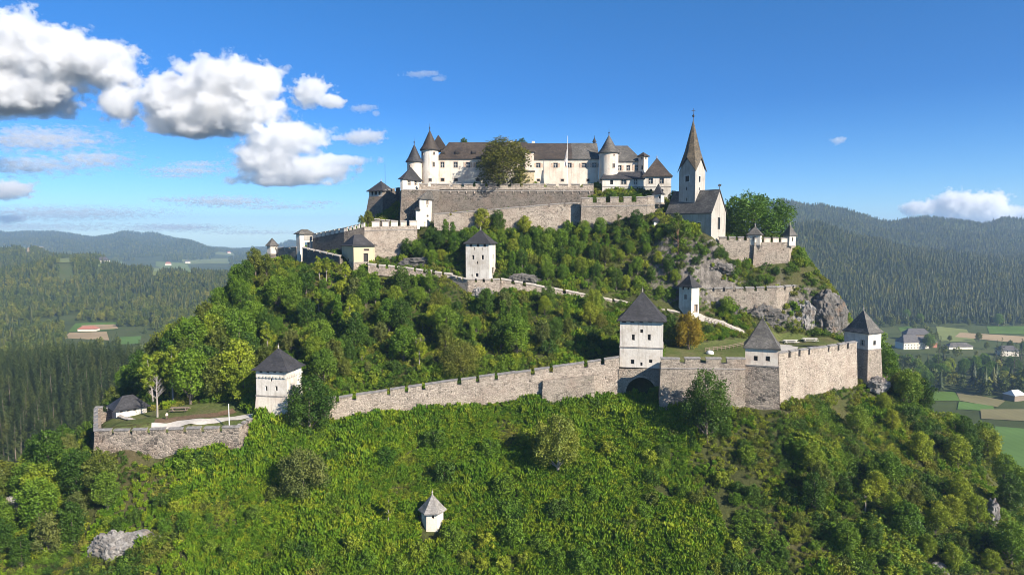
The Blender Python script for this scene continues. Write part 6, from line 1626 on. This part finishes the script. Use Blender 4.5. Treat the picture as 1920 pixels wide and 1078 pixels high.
rock('ridged rock face with pale streaks left of the tall grey cliff', P(1505, 605, 208.5), (4.5, 4, 6.2), 9, 'rock', 5, .35, -.2)
rock('dark craggy rock below the grey terrace wall', P(1425, 600, 208.5), (8, 4.5, 4.6), 5, 'rockdark', 6, .4)
rock('brownish rock below the small path tower and terrace wall', P(1360, 598, 208.0), (5, 4, 4.2), 6, 'rockdark', 5, .4)
rock('pale cliff at the bottom left of the slope, below the left bastion', at(215, 1030), (3.8, 2.4, 3.2), 7, 'rock', 6, .48)
rock('pale rock ledge trailing right from the bottom left cliff', at(265, 1010), (3.6, 1.6, 1.2), 8, 'rock', 5, .35)
rock('pale cliff at the left edge of the wood', at(22, 968), (2.2, 2, 3.4), 11, 'rock', 5, .4)
rock('small pale crag under the right corner tower', P(1645, 722, 174.0), (2.4, 2, 2.0), 12, 'rock', 5, .45)
rock('pale rock rib low on the right-hand slope', at(1856, 975), (1.2, 1.6, 3.6), 13, 'rock', 5, .45)
rock('pale rock patch in the middle of the right-hand slope', at(1708, 985), (1.9, 1.4, 1.0), 14, 'rock', 4, .5)
rock('bare rock bank beside the path right of the middle tower', P(985, 525, 207.5), (4.2, 1.8, 1.7), 15, 'rockdark', 5, .5)
rock('grey rock bank above the path left of the middle tower', P(800, 494, 215), (7, 2.0, 1.6), 16, 'rockdark', 5, .5)
rock('pale rock under the small bastion of the middle tower', P(905, 556, 202.0), (3.4, 2.0, 2.2), 17, 'rock', 5, .45)
rock('pale rock streak showing through the wood behind the climbing wall', P(795, 640, 187.5), (2.8, 1.4, .9), 18, 'rock', 4, .5, .6)
rock('craggy rock below the church bastion', P(1350, 505, 210.5), (4, 2.4, 2.0), 19, 'rockdark', 5, .5)
rock('pale boulder patch on the slope by the bottom edge', at(1760, 1068), (1.5, 1.2, .9), 20, 'rock', 4, .5)

# ================================================================== small things
def picnic(label, u, v, Y, rz, mat='woodlight'):
    p = P(u, v, Y); z = float(gz(p.x, p.y))+.05; r = thing('picnic_table', label, 'picnic table', (p.x, p.y, z), 'picnic tables on the lawn'); c, s = math.cos(rz), math.sin(rz)
    def bx(name, cx, cy_, sx, sy, z0, z1):
        m = MB(); q = (p.x+cx*c-cy_*s, p.y+cx*s+cy_*c); m.obox(q, (c, s), (-s, c), sx, sy, z+z0, z+z1); m.build(name, MAT[mat], r)
    bx('table_top', 0, 0, 4.2, 1.1, .95, 1.08)
    bx('bench', 0, -1.1, 4.2, .42, .5, .6); bx('bench', 0, 1.1, 4.2, .42, .5, .6)
    for x in (-1.5, 1.5): bx('trestle', x, 0, .16, 2.4, .38, .5); bx('leg', x, -.55, .16, .16, 0, .95); bx('leg', x, .55, .16, .16, 0, .95)
picnic('bleached picnic table on the lawn below the cliff, left one of two', 1482, 635, 198, .1)
picnic('bleached picnic table on the lawn below the cliff, right one of two', 1519, 635, 199, -.05)
picnic('dark picnic table under the trees beside the gravel path in the left bailey', 338, 788, 163, .1, 'wood')
p = hit(430, 802)
mb = MB(); z = float(gz(p.x, p.y)); mb.tube([(p.x, p.y, z-1), (p.x, p.y, Zv(757, p.y))], [.11, .09]); tag(mb.build('flagpole', MAT['polewhite']), 'short plain white pole on the grass of the left bailey', 'pole')
def rail(label, px, n):
    pts = [hit(u, v) for u, v in px]; c = sum(pts, Vector())/len(pts); r = thing('wooden_railing', label, 'railing', c)
    for a, b in zip(pts, pts[1:]):
        for k in range(n):
            q = a.lerp(b, k/n); z = float(gz(q.x, q.y)); m = MB(); m.tube([(q.x, q.y, z-.3), (q.x, q.y, z+1.15)], [.09, .09]); m.build('post', MAT['wood'], r)
        for h in (.6, 1.05):
            m = MB(); m.tube([(a.x, a.y-.1, float(gz(a.x, a.y))+h), (b.x, b.y-.1, float(gz(b.x, b.y))+h)], [.07, .07]); m.build('rail', MAT['wood'], r)
rail('brown wooden railing along the white path right of the small path tower', [(1322, 604), (1352, 614), (1384, 627)], 5)
rail('long log railing across the lawn behind the bastion wall', [(1322, 660), (1360, 656), (1398, 648)], 5)
p = hit(1331, 664); mb = MB(); z = float(gz(p.x, p.y)); mb.lathe((p.x, p.y), [(.95, z), (1.0, z+.3), (.85, z+.7), (.4, z+.95), (.1, z+1.0)], 20)
tag(mb.build('covered_stand', MAT['polewhite'], smooth=True), 'small white domed cover standing on the grass near the log railing', 'cover')
# walkers
def person(label, u, v, Y, shirt, trousers, face=0.0, step=.12):
    p = P(u, v, Y); z = float(gz(p.x, p.y))+.2
    r = thing('person', label, 'person', (p.x, p.y, z)); r.rotation_euler = (0, 0, face)
    V = [(0, 0, .95, .15), (0, .01, 1.15, .14), (0, .01, 1.38, .17), (0, 0, 1.5, .065), (0, -.01, 1.62, .10), (0, -.01, 1.72, .085),
         (-.10, 0, .88, .10), (-.11, -step, .48, .065), (-.11, -step*1.0, .07, .05), (-.11, -step-.16, .03, .045),
         (.10, 0, .88, .10), (.11, step*.6, .48, .065), (.11, step*1.5, .09, .05), (.11, step*1.5-.16, .03, .045),
         (-.2, 0, 1.40, .06), (-.25, .05, 1.13, .045), (-.24, -.10, .92, .035), (-.24, -.14, .84, .04),
         (.2, 0, 1.40, .06), (.25, -.02, 1.13, .045), (.24, -.20, 1.0, .035), (.24, -.26, .96, .04)]
    E = [(0, 1), (1, 2), (2, 3), (3, 4), (4, 5), (0, 6), (6, 7), (7, 8), (8, 9), (0, 10), (10, 11), (11, 12), (12, 13), (2, 14), (14, 15), (15, 16), (16, 17), (2, 18), (18, 19), (19, 20), (20, 21)]
    me = bpy.data.meshes.new('body'); me.from_pydata([v[:3] for v in V], E, []); b = link(bpy.data.objects.new('body', me)); b.parent = r
    md = b.modifiers.new('skin', 'SKIN'); sv = me.skin_vertices.new() if not me.skin_vertices else me.skin_vertices[0]
    for i, v in enumerate(V): sv.data[i].radius = (v[3], v[3])
    sv.data[0].use_root = True; b.modifiers.new('sub', 'SUBSURF').levels = 1; b.modifiers['sub'].render_levels = 2
    m, nt, bs = nodes_of('clothing'); t = NT(nt); sp = t.n('ShaderNodeSeparateXYZ'); t.l(t.objco(), sp.inputs[0])
    rp = t.ramp(t.math('DIVIDE', sp.outputs[2], 1.9), [(0, (.05, .04, .035)), (.05, trousers), (.47, shirt), (.795, (.42, .26, .19))]); rp.node.color_ramp.interpolation = 'CONSTANT'; t.l(rp, bs.inputs['Base Color']); bs.inputs['Roughness'].default_value = .85
    me.materials.append(m)
    h = MB(); h.lathe((0, .02), [(.09, 1.64), (.115, 1.70), (.10, 1.78), (.04, 1.82)], 10); ho = h.build('hair', MAT['metal']); ho.parent = r
person('walker in pale shirt and dark trousers on the gravel path of the left bailey', 313.5, 797, 155.5, (.62, .5, .42), (.10, .07, .06), .4)
person('walker in a red top on the path beside the white middle tower', 932.5, 522, 205.5, (.5, .05, .05), (.05, .06, .1), 1.2)

# ------------------------------------------------------------------ houses in the valley
def house(name, label, u, v, w, d, h, rh, rz, wall, roof, nwin=4, cat='house', hf=None):
    p = hit_far(u, v); z = p.z; c, s = math.cos(rz), math.sin(rz); r = thing(name, label, cat, (p.x, p.y, z))
    def T(x, y, zz): return Vector((p.x+x*c-y*s, p.y+x*s+y*c, z+zz))
    A, B, C_, D_ = [Vector(T(x, y, 0).xy) for x, y in ((-w/2, 0), (w/2, 0), (w/2, d), (-w/2, d))]; plan = [A, B, C_, D_]
    mb = MB(); lo, hi = up(plan, z-2), up(plan, z+h)
    holes = []
    for k in range(nwin):
        for fl in range(max(1, int(h/3))):
            x = (k+.5)/nwin; t0 = (2+1.0+3*fl)/(h+2); holes.append((x-.5/w, x+.5/w, t0, t0+1.4/(h+2)))
    q = [lo[0], lo[1], hi[1], hi[0]]; facade(mb, q, holes, .3)
    for hh in holes: window_part(r, q, hh, 'dark', .3)
    for i in (1, 2, 3): mb.quad(lo[i], lo[(i+1) % 4], hi[(i+1) % 4], hi[i])
    mb.face(hi); mb.build('wall', wall, r)
    pyramid(r, plan, z+h, z+h+rh, .6, roof, .05, ridge=(0, .18), finial=False)
    return r
W_ = m_plain('farmhouse_render', (.62, .57, .48), .9, var=.1, scale=.3); DR = m_plain('dark_tile_roof', (.075, .07, .07), .8, var=.3, scale=.5)
house('farmhouse', 'long pale farmhouse with dark hipped roof in the right-hand valley', 1712, 655, 22, 13, 7.5, 7, .15, W_, DR, 6)
house('farm_wing', 'white gable wing at the right of the valley farmhouse', 1734, 654, 9, 12, 7, 5, .15, W_, DR, 2)
house('barn', 'dark-roofed barn behind the valley farmhouse', 1722, 638, 26, 12, 7, 6, -.1, MAT['wood'], DR, 0, 'barn')
house('barn', 'reddish barn beside the field tree by the valley farmhouse', 1753, 652, 5, 10, 6, 3, .1, MAT['redtile'], DR, 0, 'barn')
house('field_barn', 'long low grey-roofed barn between the stubble fields in the right-hand valley', 1802, 655, 26, 9, 3, 3.5, .05, W_, MAT['greyroof'], 0, 'barn')
house('wooden_shed', 'grey wooden shed with pale metal roof beside the mown field at the right edge', 1912, 752, 11, 8, 4.5, 3, .35, MAT['wood'], m_plain('pale_metal_roof', (.5, .5, .49), .5, var=.1), 0, 'shed')
house('house', 'white house half hidden by trees near the right edge of the valley', 1893, 668, 16, 11, 6, 4, -.2, W_, DR, 4)
house('long_barn', 'long red-roofed farm building on the field left of the castle hill', 163, 621, 22, 9, 3, 3, .1, W_, MAT['redtile'], 0, 'barn')
for i, (u, v, lab) in enumerate(((190, 494, 'tiny white house on the distant meadow, leftmost of the valley hamlet'), (315, 498, 'tiny white house on the distant green slope under the blue mountain'), (352, 494, 'tiny house on the distant meadow near the hill shoulder'), (430, 476, 'tiny pale farm on the distant saddle at the horizon'))):
    house('house', lab, u, v, 24, 16, 8, 8, .3*i, W_, MAT['redtile'] if i % 2 else DR, 3)
# ================================================================== clouds and air
def m_cloud(blobs3, zb, dens, px, cell, thin, aniso=.3, soft=.14, amp=.9):
    """vapour: thick inside a union of rounded heaps, torn at the rim by billowing noise"""
    m = bpy.data.materials.new('cloud_vapour'); m.use_nodes = True; nt = m.node_tree; nt.nodes.clear(); t = NT(nt)
    o = t.n('ShaderNodeOutputMaterial'); v = t.n('ShaderNodeVolumePrincipled'); v.inputs['Color'].default_value = (.972, .978, .988, 1); v.inputs['Anisotropy'].default_value = aniso
    co = t.objco(); shape = None
    for c, r in blobs3:
        s = t.n('ShaderNodeVectorMath', operation='SUBTRACT'); t.l(co, s.inputs[0]); s.inputs[1].default_value = c
        d = t.n('ShaderNodeVectorMath', operation='DIVIDE'); t.l(s.outputs[0], d.inputs[0]); d.inputs[1].default_value = r
        l = t.n('ShaderNodeVectorMath', operation='LENGTH'); t.l(d.outputs[0], l.inputs[0]); k = t.math('SUBTRACT', 1.0, l.outputs['Value'])
        if shape is None: shape = k
        else:
            sm = t.n('ShaderNodeMath', operation='SMOOTH_MAX'); t.l(shape, sm.inputs[0]); t.l(k, sm.inputs[1]); sm.inputs[2].default_value = .15; shape = sm.outputs[0]
    n1 = t.noise(t.mapping(co, (1, 1, 2.4 if thin else 1.15)), 1/(cell*px), 7, .60)
    if thin: val = t.math('ADD', shape, t.math('MULTIPLY', t.math('SUBTRACT', n1, .56), amp*2.6))
    else:
        big = t.noise(co, 1/(cell*2.6*px), 2, .5)
        bil = t.math('SUBTRACT', t.math('ABSOLUTE', t.math('SUBTRACT', n1, .5)), .09)      # creases between rounded puffs
        val = t.math('ADD', shape, t.math('MULTIPLY', t.math('SUBTRACT', big, .5), amp*.8))
        val = t.math('ADD', val, t.math('MULTIPLY', t.math('SUBTRACT', n1, .5), amp*1.0))
        val = t.math('ADD', val, t.math('MULTIPLY', bil, amp*.8))
    if zb is not None:
        sp = t.n('ShaderNodeSeparateXYZ'); t.l(co, sp.inputs[0])
        below = t.math('MAXIMUM', t.math('DIVIDE', t.math('SUBTRACT', zb, sp.outputs[2]), 26*px), 0.0)
        val = t.math('SUBTRACT', val, below)
    r = t.ramp(val, [(0.0, (0, 0, 0)), (soft if not thin else .5, (1, 1, 1))]); t.l(t.math('MULTIPLY', r, dens), v.inputs['Density'])
    t.l(v.outputs[0], o.inputs['Volume']); return m
def cloud(label, Y, blobs, base, dens, seed, puff=46, vox=3.0, gen2=True, depth=.8, flat=1.0, cell=None, amp=1.45, soft=.32):
    """blobs: photo centre and radii in photo pixels"""
    import bmesh
    cell = cell or min(30, max(7, .62*max(b[3] for b in blobs))); px = Y/F; o0 = P(blobs[0][0], blobs[0][1], Y); zb = Zv(base, Y)-o0.z if base else None
    b3 = []
    for (u, v, ru, rv) in blobs:
        c = P(u, v, Y)-o0; b3.append((c, Vector((ru*px*1.08, min(ru, rv*1.8)*px*depth, rv*px*1.08))))
    bm = bmesh.new(); bmesh.ops.create_icosphere(bm, subdivisions=3, radius=1); bv = np.array([v.co for v in bm.verts]); bf = np.array([[v.index for v in f.verts] for f in bm.faces]); bm.free()
    co = []; fa = []
    for i, (c, s) in enumerate(b3):
        co.append(bv*np.array(s)*1.5+np.array(c)); fa.append(bf+i*len(bv))
    co = np.concatenate(co); fa = np.concatenate(fa)
    if zb is not None: lim = zb-16*px; z = co[:, 2]; co[:, 2] = np.where(z < lim, lim+(z-lim)*.1, z)
    me = bpy.data.meshes.new('cloud'); quick_mesh(me, co, fa); me.materials.append(m_cloud(b3, zb, dens/px, px, cell, not gen2, amp=amp, soft=soft))
    o = link(bpy.data.objects.new('cloud', me)); o.location = o0
    r = o.modifiers.new('remesh', 'REMESH'); r.mode = 'VOXEL'; r.voxel_size = min(7.0, min(b[3] for b in blobs)*.5)*px
    return tag(o, label, 'cloud', None, 'thing')
HD = .12    # heap clouds: extinction per photo pixel of depth
cloud('large white heap cloud with dark base at the top left corner', 9000, [(30, 80, 60, 60), (95, 120, 85, 55), (190, 120, 70, 42), (-40, 120, 90, 80), (40, 170, 110, 45)], 205, HD, 1)
cloud('dark grey cloud base hanging under the top left heap cloud', 9600, [(10, 185, 90, 32), (125, 208, 24, 18), (60, 200, 60, 22)], 222, HD*.7, 2)
cloud('largest white heap cloud left of the palace', 9000, [(400, 160, 75, 50), (455, 165, 65, 50), (330, 190, 80, 55), (400, 210, 125, 45), (225, 195, 38, 38), (350, 225, 85, 38)], 250, HD, 3)
cloud('small round white cloud right of the largest heap', 9000, [(582, 170, 34, 26), (620, 190, 24, 14)], 205, HD, 4, puff=34)
cloud('stretched white cloud above the left mountain, lowest of the heaps', 9000, [(530, 265, 75, 32), (500, 300, 70, 34), (570, 320, 90, 28), (540, 335, 110, 18), (640, 300, 70, 11), (545, 240, 50, 12)], 345, HD*.75, 5)
cloud('little white cloud near the palace roofs', 9000, [(680, 257, 40, 14), (640, 259, 24, 6)], 272, HD*.6, 6, puff=30)
cloud('thin white wisp above the palace', 9000, [(790, 139, 34, 6), (825, 148, 16, 5)], None, HD*.35, 7, puff=24, flat=.5)
cloud('thin torn wisp right of the small round cloud', 9000, [(680, 203, 26, 7), (705, 213, 8, 6)], None, HD*.35, 8, puff=24, flat=.6)
cloud('tiny lone cloud puff in the blue right of the spire', 9000, [(1572, 263, 14, 7)], None, HD*.4, 9, puff=24)
cloud('bright heap cloud behind the right mountain ridge', 16000, [(1790, 385, 45, 28), (1835, 395, 60, 30), (1880, 405, 55, 20), (1950, 402, 60, 14)], None, HD, 10, vox=2.5)
cloud('small bright cloud left of the heap behind the right ridge', 16000, [(1717, 390, 26, 14), (1735, 394, 18, 12)], None, HD, 11, puff=34, vox=2.5)
cloud('small white heap at the left edge above the mountain', 8500, [(15, 356, 44, 18), (-30, 352, 40, 18)], 372, HD*.9, 12, puff=34)
cloud('low white cloud at the left edge just above the mountain', 9000, [(20, 410, 32, 9), (-20, 410, 30, 8)], None, HD*.7, 13, puff=30)
TH = .045
cloud('broad thin grey veil of cloud at the left, under the heaps', 11000, [(70, 262, 150, 26), (170, 300, 90, 20), (40, 310, 160, 22)], None, TH, 14, puff=26, gen2=False, flat=.35)
cloud('thin streaky veil low in the left sky', 15000, [(120, 400, 230, 16), (60, 425, 250, 10), (330, 428, 160, 9)], None, TH*1.1, 15, puff=26, gen2=False, flat=.3)
cloud('thin long streak of cloud left of the palace', 15000, [(420, 378, 110, 12), (520, 388, 110, 6), (600, 380, 40, 5), (330, 375, 60, 6)], None, TH*2.0, 16, puff=26, gen2=False, flat=.35)
cloud('thin small veil below the largest heap cloud', 13000, [(350, 320, 90, 9), (370, 308, 60, 7), (330, 330, 60, 6)], None, TH*2.0, 17, puff=24, gen2=False, flat=.35)
cloud('pale streak of cloud just above the blue mountain', 17000, [(330, 425, 100, 7), (480, 436, 120, 5)], None, TH*2.0, 18, puff=24, gen2=False, flat=.35)
# even valley haze round camera and land, below every cloud
mb = MB(); x0, x1, y0, y1 = -8700, 8700, -300, 7150
mb.hexa([(x0, y0, -150), (x1, y0, -150), (x1, y1, -150), (x0, y1, -150)], [(x0, y0, 300), (x1, y0, 300), (x1, y1, 300), (x0, y1, 300)])
hm = bpy.data.materials.new('valley_haze'); hm.use_nodes = True; hm.node_tree.nodes.clear()
o_ = hm.node_tree.nodes.new('ShaderNodeOutputMaterial'); v_ = hm.node_tree.nodes.new('ShaderNodeVolumePrincipled')
v_.inputs['Density'].default_value = .00013; v_.inputs['Color'].default_value = (.48, .70, 1.0, 1); v_.inputs['Anisotropy'].default_value = .2
hm.node_tree.links.new(v_.outputs[0], o_.inputs['Volume'])
tag(mb.build('haze', hm), 'thin bluish haze lying over the valley', 'haze', kind='stuff')
